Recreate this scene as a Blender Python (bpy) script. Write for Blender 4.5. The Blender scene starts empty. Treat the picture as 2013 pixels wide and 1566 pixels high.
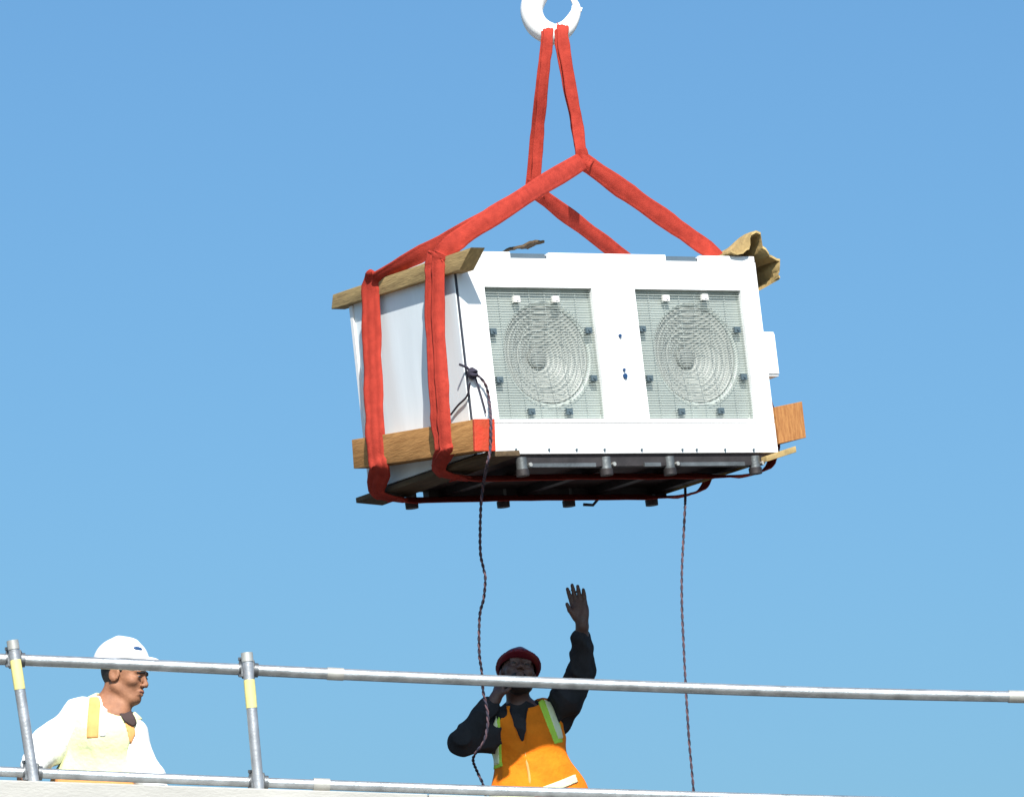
import bpy, bmesh, math, random
import numpy as np
from mathutils import Vector, Matrix, Quaternion

random.seed(7)
rng = np.random.default_rng(7)
S = bpy.context.scene
COL = S.collection

# ------------------------------------------------------------------ camera
PITCH = math.radians(12.0)
FPX, CX, CY = 10800.0, 1006.5, 783.0          # focal length and centre in photograph pixels
cam_d = bpy.data.cameras.new("camera")
cam = bpy.data.objects.new("camera", cam_d)
COL.objects.link(cam)
cam.location = (0, 0, 1.6)
cam.rotation_euler = (math.pi / 2 + PITCH, 0, 0)
cam_d.sensor_width = 36.0
cam_d.lens = FPX / 2013.0 * 36.0
cam_d.clip_start = 0.5
cam_d.clip_end = 6000
S.camera = cam

# ------------------------------------------------------------------ sky and sun
SUN_AZ, SUN_EL = math.radians(4), math.radians(43)
w = bpy.data.worlds.new("World")
S.world = w
w.use_nodes = True
nt = w.node_tree
nt.nodes.clear()
sky = nt.nodes.new("ShaderNodeTexSky")
sky.sky_type = 'NISHITA'
sky.sun_disc = False
sky.sun_elevation = SUN_EL
sky.sun_rotation = math.pi - SUN_AZ
sky.altitude = 0
sky.air_density = 1.3
sky.dust_density = 3.0
sky.ozone_density = 10.0
bg = nt.nodes.new("ShaderNodeBackground")
bg.inputs['Strength'].default_value = 0.091
wo = nt.nodes.new("ShaderNodeOutputWorld")
tint = nt.nodes.new("ShaderNodeMix")              # the same slight cyan cast over the whole sky
tint.data_type = 'RGBA'
tint.blend_type = 'MULTIPLY'
tint.inputs['Factor'].default_value = 1.0
tint.inputs['B'].default_value = (0.82, 1.0, 0.98, 1)
nt.links.new(sky.outputs[0], tint.inputs['A'])
nt.links.new(tint.outputs['Result'], bg.inputs['Color'])
nt.links.new(bg.outputs[0], wo.inputs['Surface'])

SV = Vector((math.sin(SUN_AZ) * math.cos(SUN_EL), -math.cos(SUN_AZ) * math.cos(SUN_EL), math.sin(SUN_EL)))
sd = bpy.data.lights.new("sun", 'SUN')
sd.energy = 4.5
sd.angle = math.radians(0.5)
sd.color = (1.0, 0.95, 0.88)
so = bpy.data.objects.new("sun", sd)
COL.objects.link(so)
so.rotation_euler = (-SV).to_track_quat('-Z', 'Y').to_euler()
so.location = SV * 60

S.view_settings.view_transform = 'Standard'
S.view_settings.look = 'None'
S.view_settings.gamma = 1.0
S.view_settings.use_curve_mapping = False
S.view_settings.exposure = 0.8

# ------------------------------------------------------------------ helpers
CAM = Vector((0, 0, 1.6))
FW = Vector((0, math.cos(PITCH), math.sin(PITCH)))
UP = Vector((0, -math.sin(PITCH), math.cos(PITCH)))
RT = Vector((1, 0, 0))


def ray(px, py):
    return FW + RT * ((px - CX) / FPX) - UP * ((py - CY) / FPX)


def at(px, py, Y):
    d = ray(px, py)
    return CAM + d * (Y / d.y)


def tag(o, label=None, cat=None, group=None, kind=None):
    if label: o['label'] = label
    if cat: o['category'] = cat
    if group: o['group'] = group
    if kind: o['kind'] = kind
    return o


def empty(name, M, label, cat, group=None):
    o = bpy.data.objects.new(name, None)
    o.empty_display_size = 0.1
    o.matrix_world = M if isinstance(M, Matrix) else Matrix.Translation(M)
    COL.objects.link(o)
    return tag(o, label, cat, group)


def link(name, me, mat, parent=None, smooth=False, base=None):
    """mesh in parent's local space; base = world origin to subtract for plain (unrotated) parents"""
    if base is not None:
        me.transform(Matrix.Translation(-Vector(base)))
    o = bpy.data.objects.new(name, me)
    COL.objects.link(o)
    if mat is not None and len(me.materials) == 0:
        me.materials.append(mat)
    if smooth:
        me.polygons.foreach_set('use_smooth', [True] * len(me.polygons))
    if parent is not None:
        o.parent = parent
    return o


class MB:
    """collects shapes into one mesh"""
    def __init__(self):
        self.bm = bmesh.new()

    def hexa(self, pts):
        # pts: bottom 4 ccw, top 4 ccw
        v = [self.bm.verts.new(p) for p in pts]
        for f in ((3, 2, 1, 0), (4, 5, 6, 7), (0, 1, 5, 4), (1, 2, 6, 5), (2, 3, 7, 6), (3, 0, 4, 7)):
            self.bm.faces.new([v[i] for i in f])
        return v

    def box(self, x0, x1, y0, y1, z0, z1):
        return self.hexa([(x0, y0, z0), (x1, y0, z0), (x1, y1, z0), (x0, y1, z0),
                          (x0, y0, z1), (x1, y0, z1), (x1, y1, z1), (x0, y1, z1)])

    def tube(self, pts, r, n=10, cap=True):
        pts = [Vector(p) for p in pts]
        rs = r if isinstance(r, (list, tuple)) else [r] * len(pts)
        t0 = (pts[1] - pts[0]).normalized()
        ref = Vector((0, 0, 1)) if abs(t0.z) < 0.9 else Vector((1, 0, 0))
        nrm = t0.cross(ref).normalized()
        rings = []
        for i, p in enumerate(pts):
            if i == 0: t = pts[1] - pts[0]
            elif i == len(pts) - 1: t = pts[-1] - pts[-2]
            else: t = pts[i + 1] - pts[i - 1]
            t.normalize()
            nrm = (nrm - t * nrm.dot(t)).normalized()
            b = t.cross(nrm)
            rings.append([self.bm.verts.new(p + (nrm * math.cos(a) + b * math.sin(a)) * rs[i])
                          for a in [2 * math.pi * k / n for k in range(n)]])
        for i in range(len(rings) - 1):
            for k in range(n):
                self.bm.faces.new([rings[i][k], rings[i][(k + 1) % n], rings[i + 1][(k + 1) % n], rings[i + 1][k]])
        if cap:
            self.bm.faces.new(rings[0][::-1])
            self.bm.faces.new(rings[-1])
        return self

    def sweep(self, pts, widths, wdirs, prof):
        """ribbon: profile (a along width, b along normal, in metres for b, fraction for a)"""
        pts = [Vector(p) for p in pts]
        rings = []
        n = len(prof)
        for i, p in enumerate(pts):
            if i == 0: t = pts[1] - pts[0]
            elif i == len(pts) - 1: t = pts[-1] - pts[-2]
            else: t = pts[i + 1] - pts[i - 1]
            t.normalize()
            wd = Vector(wdirs[i])
            wd = (wd - t * wd.dot(t)).normalized()
            b = t.cross(wd)
            rings.append([self.bm.verts.new(p + wd * (a * widths[i]) + b * c) for a, c in prof])
        for i in range(len(rings) - 1):
            for k in range(n):
                self.bm.faces.new([rings[i][k], rings[i][(k + 1) % n], rings[i + 1][(k + 1) % n], rings[i + 1][k]])
        self.bm.faces.new(rings[0][::-1])
        self.bm.faces.new(rings[-1])
        return self

    def disc(self, c, axis, r, h, n=12):
        c = Vector(c); axis = Vector(axis).normalized()
        return self.tube([c - axis * h / 2, c + axis * h / 2], r, n)

    def build(self, name, mat, parent=None, smooth=False, bevel=0.0, base=None, jitter=0.0, split=40):
        if jitter:
            for v in self.bm.verts:
                v.co += Vector((random.uniform(-1, 1), random.uniform(-1, 1), random.uniform(-1, 1))) * jitter
        if bevel:
            bmesh.ops.bevel(self.bm, geom=[e for e in self.bm.edges], offset=bevel, segments=2,
                            profile=0.6, affect='EDGES', clamp_overlap=True)
        bmesh.ops.recalc_face_normals(self.bm, faces=self.bm.faces[:])
        me = bpy.data.meshes.new(name)
        self.bm.to_mesh(me)
        self.bm.free()
        o = link(name, me, mat, parent, False, base)
        if smooth:
            me.polygons.foreach_set('use_smooth', [True] * len(me.polygons))
            me.set_sharp_from_angle(angle=math.radians(split))
        return o


def spline(pts, n=8):
    """Catmull-Rom through the points"""
    P = [Vector(p) for p in pts]
    P = [P[0] * 2 - P[1]] + P + [P[-1] * 2 - P[-2]]
    out = []
    for i in range(1, len(P) - 2):
        for k in range(n):
            t = k / n
            a, b, c, d = P[i - 1], P[i], P[i + 1], P[i + 2]
            out.append(0.5 * ((2 * b) + (c - a) * t + (2 * a - 5 * b + 4 * c - d) * t * t + (3 * b - a - 3 * c + d) * t ** 3))
    out.append(P[-2])
    return out


# ------------------------------------------------------------------ materials
def mat(name, col, rough=0.6, metal=0.0, var=0.12, vscale=6.0, bump=0.0, bscale=60.0, stretch=None, col2=None, spec=0.5, detail=6.0):
    m = bpy.data.materials.new(name)
    m.use_nodes = True
    t = m.node_tree
    b = t.nodes['Principled BSDF']
    b.inputs['Roughness'].default_value = rough
    b.inputs['Metallic'].default_value = metal
    b.inputs['Specular IOR Level'].default_value = spec
    tc = t.nodes.new('ShaderNodeTexCoord')
    mp = t.nodes.new('ShaderNodeMapping')
    t.links.new(tc.outputs['Object'], mp.inputs['Vector'])
    if stretch: mp.inputs['Scale'].default_value = stretch
    nz = t.nodes.new('ShaderNodeTexNoise')
    nz.inputs['Scale'].default_value = vscale
    nz.inputs['Detail'].default_value = detail
    nz.inputs['Roughness'].default_value = 0.6
    t.links.new(mp.outputs[0], nz.inputs['Vector'])
    rp = t.nodes.new('ShaderNodeValToRGB')
    c2 = col2 if col2 else tuple(c * (1 - var * 1.5) for c in col)
    c1 = tuple(min(1, c * (1 + var * 0.5)) for c in col)
    rp.color_ramp.elements[0].position = 0.3
    rp.color_ramp.elements[0].color = (*c2, 1)
    rp.color_ramp.elements[1].position = 0.68
    rp.color_ramp.elements[1].color = (*c1, 1)
    t.links.new(nz.outputs['Fac'], rp.inputs['Fac'])
    t.links.new(rp.outputs[0], b.inputs['Base Color'])
    if bump:
        n2 = t.nodes.new('ShaderNodeTexNoise')
        n2.inputs['Scale'].default_value = bscale
        n2.inputs['Detail'].default_value = 4
        t.links.new(mp.outputs[0], n2.inputs['Vector'])
        bp = t.nodes.new('ShaderNodeBump')
        bp.inputs['Strength'].default_value = bump
        bp.inputs['Distance'].default_value = 0.01
        t.links.new(n2.outputs['Fac'], bp.inputs['Height'])
        t.links.new(bp.outputs[0], b.inputs['Normal'])
    return m


def wood(name, ca, cb, axis_scale):
    return mat(name, ca, 0.8, 0, 0.2, 9.0, 0.3, 30.0, axis_scale, cb, spec=0.2)


M = {}
M['white'] = mat('white_painted_steel', (0.80, 0.80, 0.79), 0.35, 0, 0.04, 3.0)
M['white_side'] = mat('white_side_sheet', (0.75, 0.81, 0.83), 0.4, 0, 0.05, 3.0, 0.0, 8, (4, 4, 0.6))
M['grey_plate'] = mat('grey_green_plate', (0.42, 0.465, 0.43), 0.55, 0, 0.10, 5.0)
M['wire'] = mat('pale_coated_wire', (0.42, 0.46, 0.43), 0.5, 0.0, 0.05, 5.0)
M['fan'] = mat('grey_fan_plastic', (0.33, 0.35, 0.325), 0.5, 0, 0.1, 5.0)
M['coil'] = mat('coil_fins', (0.37, 0.39, 0.365), 0.7, 0.0, 0.10, 20.0, 0.15, 120.0, (1, 1, 8))
M['hub'] = mat('hub_grey', (0.22, 0.235, 0.22), 0.55, 0, 0.1, 6.0)
M['clip'] = mat('clip_grey', (0.10, 0.14, 0.16), 0.5, 0.3, 0.1, 8.0)
M['clip_lit'] = mat('clip_lit', (0.85, 0.82, 0.78), 0.4, 0, 0.05, 8.0)  # pale copy for the top clips, sunlight put into the colour
M['steel_dark'] = mat('dark_base_steel', (0.042, 0.036, 0.036), 0.55, 0.3, 0.3, 8.0, 0.2, 40)
M['steel_grey'] = mat('foot_steel', (0.19, 0.20, 0.20), 0.45, 0.6, 0.3, 8.0, 0.2, 60)
M['under'] = mat('underside_sheet', (0.05, 0.030, 0.027), 0.7, 0.0, 0.4, 6.0, 0.2, 30)
M['handle'] = mat('blue_grey_recess', (0.07, 0.10, 0.125), 0.5, 0.0, 0.1, 6.0)
M['seam_shade'] = mat('dark_seam_shade', (0.03, 0.035, 0.05), 0.6, 0, 0.1, 6.0)
M['sling'] = mat('red_webbing', (0.36, 0.040, 0.025), 0.85, 0, 0.22, 22.0, 0.30, 180, None, (0.27, 0.028, 0.018), spec=0.15, detail=9.0)
M['plank'] = wood('weathered_plank', (0.44, 0.31, 0.14), (0.27, 0.185, 0.085), (5, 0.7, 5))
M['timber'] = wood('orange_brown_timber', (0.47, 0.24, 0.085), (0.30, 0.14, 0.045), (6, 0.6, 6))
M['timber_end'] = wood('timber_end_grain', (0.40, 0.19, 0.065), (0.27, 0.105, 0.035), (9, 2, 1.6))
M['board'] = wood('brown_board', (0.11, 0.075, 0.042), (0.06, 0.042, 0.024), (6, 0.6, 6))
M['red_paint'] = mat('red_end_paint', (0.55, 0.045, 0.02), 0.6, 0, 0.25, 14.0, 0.3, 60, None, (0.42, 0.06, 0.02))
M['card'] = mat('tan_cardboard', (0.42, 0.30, 0.13), 0.85, 0, 0.25, 10.0, 0.3, 50, spec=0.15)
M['tube'] = mat('galvanised_tube', (0.46, 0.48, 0.49), 0.42, 0.75, 0.25, 14.0, 0.15, 90, (1, 1, 1))
M['tube_post'] = mat('galvanised_post', (0.50, 0.50, 0.51), 0.40, 0.65, 0.2, 12.0, 0.15, 90)
M['coupler'] = mat('coupler_steel', (0.16, 0.17, 0.18), 0.5, 0.7, 0.3, 20.0, 0.2, 60)
M['sleeve'] = mat('pale_joint_sleeve', (0.52, 0.51, 0.47), 0.45, 0.5, 0.15, 12.0)
M['yellow'] = mat('yellow_tape', (0.80, 0.71, 0.26), 0.5, 0, 0.12, 16.0)
M['concrete'] = mat('pale_concrete', (0.40, 0.39, 0.36), 0.9, 0, 0.10, 2.2, 0.25, 40, (1, 1, 2.5))
M['facade'] = mat('rendered_facade', (0.36, 0.345, 0.30), 0.9, 0, 0.08, 1.0, 0.2, 50)
M['deck'] = mat('roof_felt', (0.055, 0.055, 0.058), 0.9, 0, 0.2, 3.0, 0.3, 80)
M['ground'] = mat('gravel_ground', (0.10, 0.09, 0.075), 0.95, 0, 0.3, 0.4, 0.4, 6)
M['hook'] = mat('white_hook_paint', (0.86, 0.85, 0.83), 0.35, 0, 0.05, 10.0)
M['cable'] = mat('steel_cable', (0.15, 0.15, 0.15), 0.5, 0.8, 0.2, 20)
M['rope'] = mat('dark_rope', (0.035, 0.03, 0.05), 0.9, 0, 0.4, 30.0)
M['rope_tan'] = mat('faded_rope', (0.11, 0.055, 0.06), 0.9, 0, 0.4, 12.0, 0, 60, None, (0.05, 0.035, 0.05))
M['skin_a'] = mat('tanned_skin', (0.31, 0.140, 0.072), 0.68, 0, 0.18, 16.0, 0.2, 90, None, (0.22, 0.09, 0.045))
M['skin_b'] = mat('brown_skin', (0.125, 0.060, 0.043), 0.5, 0, 0.18, 16.0, 0.2, 90)
M['hair'] = mat('black_hair', (0.012, 0.011, 0.012), 0.6, 0, 0.3, 60.0, 0.5, 200)
M['lips'] = mat('lips', (0.17, 0.055, 0.04), 0.5, 0, 0.1, 20)
M['eye'] = mat('eye_dark', (0.03, 0.022, 0.02), 0.3, 0, 0.1, 20)
M['helmet_w'] = mat('white_helmet', (0.82, 0.81, 0.80), 0.35, 0, 0.04, 8.0)
M['helmet_r'] = mat('maroon_helmet', (0.17, 0.010, 0.020), 0.35, 0, 0.12, 10.0)
M['badge'] = mat('blue_badge', (0.012, 0.055, 0.15), 0.5, 0, 0.1, 20)
M['shirt_w'] = mat('white_shirt', (0.80, 0.80, 0.78), 0.9, 0, 0.05, 8.0, 0.4, 40, spec=0.2)
M['vest_lime'] = mat('lime_vest', (0.70, 0.74, 0.42), 0.85, 0, 0.10, 8.0, 0.4, 50, spec=0.2)
M['lime_trim'] = mat('green_lime_trim', (0.50, 0.74, 0.08), 0.8, 0, 0.12, 12.0, spec=0.2)
M['orange_trim'] = mat('orange_trim', (0.82, 0.38, 0.13), 0.8, 0, 0.15, 12.0, spec=0.2)
M['vest_orange'] = mat('orange_vest', (0.86, 0.205, 0.008), 0.85, 0, 0.15, 9.0, 0.4, 50, spec=0.2)
M['reflect'] = mat('silver_reflective', (0.80, 0.78, 0.48), 0.4, 0.1, 0.08, 20.0)
M['reflect_w'] = mat('white_reflective', (0.80, 0.80, 0.78), 0.4, 0.1, 0.08, 20.0)
M['jacket'] = mat('dark_jacket', (0.030, 0.028, 0.030), 0.9, 0, 0.35, 8.0, 0.5, 40, (1, 1, 0.6), (0.018, 0.017, 0.018), spec=0.2)
M['collar'] = mat('dark_brown_collar', (0.05, 0.03, 0.028), 0.9, 0, 0.2, 10)
M['trouser'] = mat('navy_trouser', (0.03, 0.035, 0.06), 0.9, 0, 0.2, 8.0, 0.4, 50)
M['boot'] = mat('brown_boot', (0.06, 0.035, 0.02), 0.6, 0, 0.2, 10)

# ------------------------------------------------------------------ signed-distance sculpting
BIG = 0.2


def rc(a, b, ra, rb, k=0.02):
    a = np.array(a, float); b = np.array(b, float)
    ab = b - a; L2 = float(ab @ ab) + 1e-12

    def f(X, Y, Z):
        px, py, pz = X - a[0], Y - a[1], Z - a[2]
        t = np.clip((px * ab[0] + py * ab[1] + pz * ab[2]) / L2, 0, 1)
        d = np.sqrt((px - t * ab[0]) ** 2 + (py - t * ab[1]) ** 2 + (pz - t * ab[2]) ** 2)
        return d - (ra + (rb - ra) * t)
    r = max(ra, rb)
    return dict(f=f, lo=np.minimum(a, b) - r, hi=np.maximum(a, b) + r, k=k)


def el(c, rad, R=None, k=0.02):
    c = np.array(c, float); rad = np.array(rad, float)
    R = np.eye(3) if R is None else np.array(R, float)        # columns = axes

    def f(X, Y, Z):
        px, py, pz = X - c[0], Y - c[1], Z - c[2]
        q = [(px * R[0, i] + py * R[1, i] + pz * R[2, i]) for i in range(3)]
        k0 = np.sqrt((q[0] / rad[0]) ** 2 + (q[1] / rad[1]) ** 2 + (q[2] / rad[2]) ** 2)
        k1 = np.sqrt((q[0] / rad[0] ** 2) ** 2 + (q[1] / rad[1] ** 2) ** 2 + (q[2] / rad[2] ** 2) ** 2) + 1e-9
        return k0 * (k0 - 1.0) / k1
    r = np.sqrt(((R * rad[None, :]) ** 2).sum(1))
    return dict(f=f, lo=c - r, hi=c + r, k=k)


def obox(c, half, R=None, rnd=0.005, k=0.01):
    c = np.array(c, float); half = np.array(half, float)
    R = np.eye(3) if R is None else np.array(R, float)

    def f(X, Y, Z):
        px, py, pz = X - c[0], Y - c[1], Z - c[2]
        q = [np.abs(px * R[0, i] + py * R[1, i] + pz * R[2, i]) - (half[i] - rnd) for i in range(3)]
        out = np.sqrt(np.maximum(q[0], 0) ** 2 + np.maximum(q[1], 0) ** 2 + np.maximum(q[2], 0) ** 2)
        return out + np.minimum(np.maximum(q[0], np.maximum(q[1], q[2])), 0) - rnd
    r = (np.abs(R) * half[None, :]).sum(1)
    return dict(f=f, lo=c - r, hi=c + r, k=k)


class Vol:
    def __init__(self, lo, hi, h):
        self.lo = np.array(lo, float); self.h = h
        self.n = np.maximum(4, np.ceil((np.array(hi, float) - self.lo) / h).astype(int) + 1)
        self.D = np.full(self.n, BIG, np.float32)
        self.ax = [(self.lo[i] + h * np.arange(self.n[i])).astype(np.float32) for i in range(3)]

    def grid(self, s=(slice(None),) * 3):
        return self.ax[0][s[0]][:, None, None], self.ax[1][s[1]][None, :, None], self.ax[2][s[2]][None, None, :]

    def sl(self, p, m):
        i0 = np.clip(np.floor((p['lo'] - m - self.lo) / self.h).astype(int), 0, self.n)
        i1 = np.clip(np.ceil((p['hi'] + m - self.lo) / self.h).astype(int) + 1, 0, self.n)
        return tuple(slice(a, b) for a, b in zip(i0, i1))

    def add(self, *ps, inflate=0.0):
        for p in ps:
            s = self.sl(p, 0.05 + p['k'] + inflate)
            d = p['f'](*self.grid(s)) - inflate
            a = self.D[s]; k = p['k']
            h = np.clip(0.5 + 0.5 * (a - d) / k, 0, 1)
            self.D[s] = a * (1 - h) + d * h - k * h * (1 - h)
        return self

    def sub(self, *ps):
        for p in ps:
            s = self.sl(p, 0.05 + p['k'])
            d = -p['f'](*self.grid(s))
            a = self.D[s]; k = p['k']
            h = np.clip(0.5 - 0.5 * (a - d) / k, 0, 1)
            self.D[s] = a * (1 - h) + d * h + k * h * (1 - h)
        return self

    def inter(self, *ps):
        for p in ps:
            self.D = np.maximum(self.D, p['f'](*self.grid())).astype(np.float32)
        return self

    def plane(self, c, n):
        """keep the side the normal points away from"""
        n = np.array(n, float); n /= np.linalg.norm(n)
        X, Y, Z = self.grid()
        self.D = np.maximum(self.D, (X - c[0]) * n[0] + (Y - c[1]) * n[1] + (Z - c[2]) * n[2]).astype(np.float32)
        return self

    def folds(self, amp, freq=28, seed=0, aniso=(1, 1, 0.6)):
        r = np.random.default_rng(seed)
        X, Y, Z = self.grid()
        F = np.zeros_like(self.D)
        for i in range(7):
            v = r.normal(size=3) * np.array(aniso)
            v = v / np.linalg.norm(v) * freq * r.uniform(0.6, 1.6)
            F += np.sin(X * v[0] + Y * v[1] + Z * v[2] + r.uniform(0, 6.28)) / 7 ** 0.5
        self.D = self.D + (np.clip(np.abs(F), 0, 1.5) - 0.65).astype(np.float32) * amp
        return self

    def clone(self):
        o = Vol.__new__(Vol)
        o.lo, o.h, o.n, o.ax, o.D = self.lo, self.h, self.n, self.ax, self.D.copy()
        return o

    def mesh(self, name):
        D = self.D
        # close at the borders
        D[0], D[-1], D[:, 0], D[:, -1], D[:, :, 0], D[:, :, -1] = [BIG] * 6
        sg = D < 0
        n = np.array(D.shape) - 1
        cs = [(i, j, k) for i in (0, 1) for j in (0, 1) for k in (0, 1)]
        cnt = np.zeros(n, np.int8)
        for c in cs:
            cnt += sg[c[0]:c[0] + n[0], c[1]:c[1] + n[1], c[2]:c[2] + n[2]]
        idx = np.argwhere((cnt > 0) & (cnt < 8))
        acc = np.zeros((len(idx), 3)); num = np.zeros(len(idx))
        for c0 in cs:
            for ax in range(3):
                if c0[ax]: continue
                c1 = list(c0); c1[ax] = 1
                a = D[idx[:, 0] + c0[0], idx[:, 1] + c0[1], idx[:, 2] + c0[2]]
                b = D[idx[:, 0] + c1[0], idx[:, 1] + c1[1], idx[:, 2] + c1[2]]
                m = (a < 0) != (b < 0)
                t = np.where(m, a / np.where(m, a - b, 1), 0)
                p = np.tile(np.array(c0, float), (len(idx), 1)); p[:, ax] = t
                acc[m] += p[m]; num += m
        V = (idx + acc / num[:, None]) * self.h + self.lo
        vid = np.full(n, -1, np.int64)
        vid[idx[:, 0], idx[:, 1], idx[:, 2]] = np.arange(len(idx))
        quads = []
        for ax in range(3):
            s0 = [slice(1, -1)] * 3; s1 = [slice(1, -1)] * 3
            s0[ax] = slice(0, -1); s1[ax] = slice(1, None)
            A = sg[tuple(s0)]; B = sg[tuple(s1)]
            e = np.argwhere(A != B)
            off = np.array([1, 1, 1]); off[ax] = 0
            inside = A[e[:, 0], e[:, 1], e[:, 2]]
            e = e + off
            u, v = (ax + 1) % 3, (ax + 2) % 3
            def g(du, dv):
                q = e.copy(); q[:, u] -= du; q[:, v] -= dv
                return vid[q[:, 0], q[:, 1], q[:, 2]]
            Q = np.stack([g(1, 1), g(0, 1), g(0, 0), g(1, 0)], 1)
            Q[~inside] = Q[~inside][:, ::-1]
            quads.append(Q)
        Q = np.concatenate(quads)
        Q = Q[(Q >= 0).all(1)]
        me = bpy.data.meshes.new(name)
        me.vertices.add(len(V)); me.vertices.foreach_set('co', V.astype(np.float32).ravel())
        me.loops.add(Q.size); me.loops.foreach_set('vertex_index', Q.ravel().astype(np.int32))
        me.polygons.add(len(Q)); me.polygons.foreach_set('loop_start', np.arange(0, Q.size, 4, dtype=np.int32))
        me.update(calc_edges=True)
        me.polygons.foreach_set('use_smooth', np.ones(len(Q), bool))
        return me


# ================================================================== STRUCTURE
# ground
g = MB()
g.box(-1500, 1500, -1500, 1500, -0.5, 0)
tag(g.build('ground', M['ground']), kind='structure')

# building: wall line runs slightly away from the camera to the right
def wallY(px):                     # world Y of the guardrail line for a photograph column
    x = (px - CX) / FPX * 24.3
    return 24.0 + x * math.tan(math.radians(9))


DECK = 4.14
eL = at(-60, 1529.5, wallY(-60) - 0.10)
eR = at(1300, 1575, wallY(1300) - 0.10)
edge_dir = (eR - eL).normalized()
A0 = eL - edge_dir * 14
A1 = eL + edge_dir * 20
back = Vector((-edge_dir.y, edge_dir.x, 0)).normalized()          # away from the camera
if back.y < 0: back = -back
bld = empty('building', Vector((A0.x, A0.y, 0)), 'pale concrete building edge with a low roof parapet under the guardrail', 'building')
bb = Vector((A0.x, A0.y, 0))


def wall_prism(name, p0, p1, off0, off1, ztop, zbot, m, bevel=0.0):
    """ztop/zbot: None keeps the sloping edge height, number is absolute, tuple is relative to the edge"""
    q = MB()
    def zz(p, z): return p.z + z[0] if isinstance(z, tuple) else z
    pts = []
    for z in (zbot, ztop):
        for (p, o) in ((p0, off0), (p1, off0), (p1, off1), (p0, off1)):
            c = p + back * o
            pts.append(Vector((c.x, c.y, zz(p, z))))
    q.hexa(pts)
    return q.build(name, m, bld, base=bb, bevel=bevel)


# coping in pieces, wall below, roof deck behind
NL = 17
for i in range(NL):
    a = A0 + (A1 - A0) * (i / NL); b = A0 + (A1 - A0) * ((i + 1) / NL)
    gap = edge_dir * 0.002
    wall_prism('coping', a + gap, b - gap, 0, 0.34, (0,), (-0.12,), M['concrete'], 0.006)
wall_prism('wall', A0, A1, 0.04, 0.30, (-0.122,), 0.0, M['facade'])
wall_prism('roof_deck', A0, A1, 0.302, 12.0, DECK, DECK - 0.3, M['deck'])
wall_prism('rear_wall', A0, A1, 12.002, 12.25, DECK + 0.3, 0.0, M['facade'])

# ================================================================== GUARDRAIL
gr_base = at(500, 1550, wallY(500))
rail = empty('guardrail', gr_base, 'galvanised tube guardrail along the roof edge with yellow tape on its posts', 'guardrail')


def gp(px, py, d=0.0):
    return at(px, py, wallY(px) + d)


top_px = [(-420, 1274), (-120, 1289), (0, 1295), (250, 1305), (478, 1315.5), (700, 1326), (950, 1336.5), (1200, 1346), (1600, 1360), (2013, 1369), (2500, 1378)]
low_px = [(-420, 1494), (-120, 1510), (0, 1515.5), (250, 1526.5), (495, 1536.5), (700, 1544), (950, 1552.5), (1200, 1559.5), (1600, 1571), (2013, 1581), (2500, 1590)]
MB().tube(spline([gp(*p) for p in top_px], 6), 0.0255, 16).build('rail', M['tube'], rail, True, base=gr_base)
MB().tube(spline([gp(*p) for p in low_px], 6), 0.0225, 16).build('rail', M['tube'], rail, True, base=gr_base)
posts = [((25, 1263), (67, 1538), (0.47, 0.16), (31, 1297), (43, 1354)),
         ((485.5, 1287), (509.5, 1557), (0.5, 0.2), (490.5, 1336), (495.5, 1391)),
         ((2075, 1345), (2060, 1600), None, (2073, 1400), (2070, 1450)),
         ((-395, 1240), (-330, 1505), None, (-388, 1290), (-376, 1345))]
for (t, b, _, y0, y1) in posts:
    d = -0.052
    p_t, p_b = gp(*t, d), gp(*b, d)
    p_b2 = p_b + (p_b - p_t) * 0.12
    po = MB().tube([p_t, p_t + (p_b2 - p_t) * 0.5, p_b2], 0.0235, 16).build('post', M['tube_post'], rail, True, base=gr_base)
    dirp = (p_b - p_t).normalized()
    MB().tube([p_t - dirp * 0.010, p_t + dirp * 0.03], 0.0262, 16).build('post_cap', M['sleeve'], po, True, base=gr_base)
    ya, yb = gp(*y0, d), gp(*y1, d)
    # tape follows the post axis
    ya = p_t + dirp * (ya - p_t).dot(dirp); yb = p_t + dirp * (yb - p_t).dot(dirp)
    tp = MB().tube([ya, (ya + yb) / 2, yb], [0.0246, 0.0250, 0.0246], 16).build('tape_band', M['yellow'], po, True, base=gr_base)
    # couplers where the rails cross
    for line in (top_px, low_px):
        # find the crossing in pixel terms
        best = None
        for k in range(101):
            q = p_t + (p_b - p_t) * (k / 100)
            dv = q - CAM
            zc = dv.dot(FW)
            qx = CX + FPX * dv.dot(RT) / zc; qy = CY - FPX * dv.dot(UP) / zc
            for (a, c) in zip(line[:-1], line[1:]):
                if a[0] <= qx <= c[0]:
                    ry = a[1] + (c[1] - a[1]) * (qx - a[0]) / (c[0] - a[0])
                    if best is None or abs(ry - qy) < best[0]:
                        best = (abs(ry - qy), qx, ry, (c[1] - a[1]) / (c[0] - a[0]))
        _, qx, ry, sl = best
        for s_ in (-1, 1):
            c0 = gp(qx + s_ * 11, ry + s_ * 11 * sl); c1 = gp(qx + s_ * 19, ry + s_ * 19 * sl)
            MB().tube([c0, c1], 0.0315, 14).build('coupler', M['coupler'], rail, True, base=gr_base, bevel=0.0)
        cb = MB()
        c = gp(qx, ry)
        cb.box(c.x - 0.028, c.x + 0.028, c.y - 0.05, c.y + 0.02, c.z - 0.036, c.z + 0.036)
        cb.tube([c + Vector((-0.034, -0.02, 0.05)), c + Vector((-0.034, -0.02, -0.035))], 0.007, 8)
        cb.disc(c + Vector((-0.034, -0.02, 0.045)), (0, 0, 1), 0.012, 0.012, 6)
        cb.build('coupler_bolt', M['coupler'], rail, False, base=gr_base)
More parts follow.
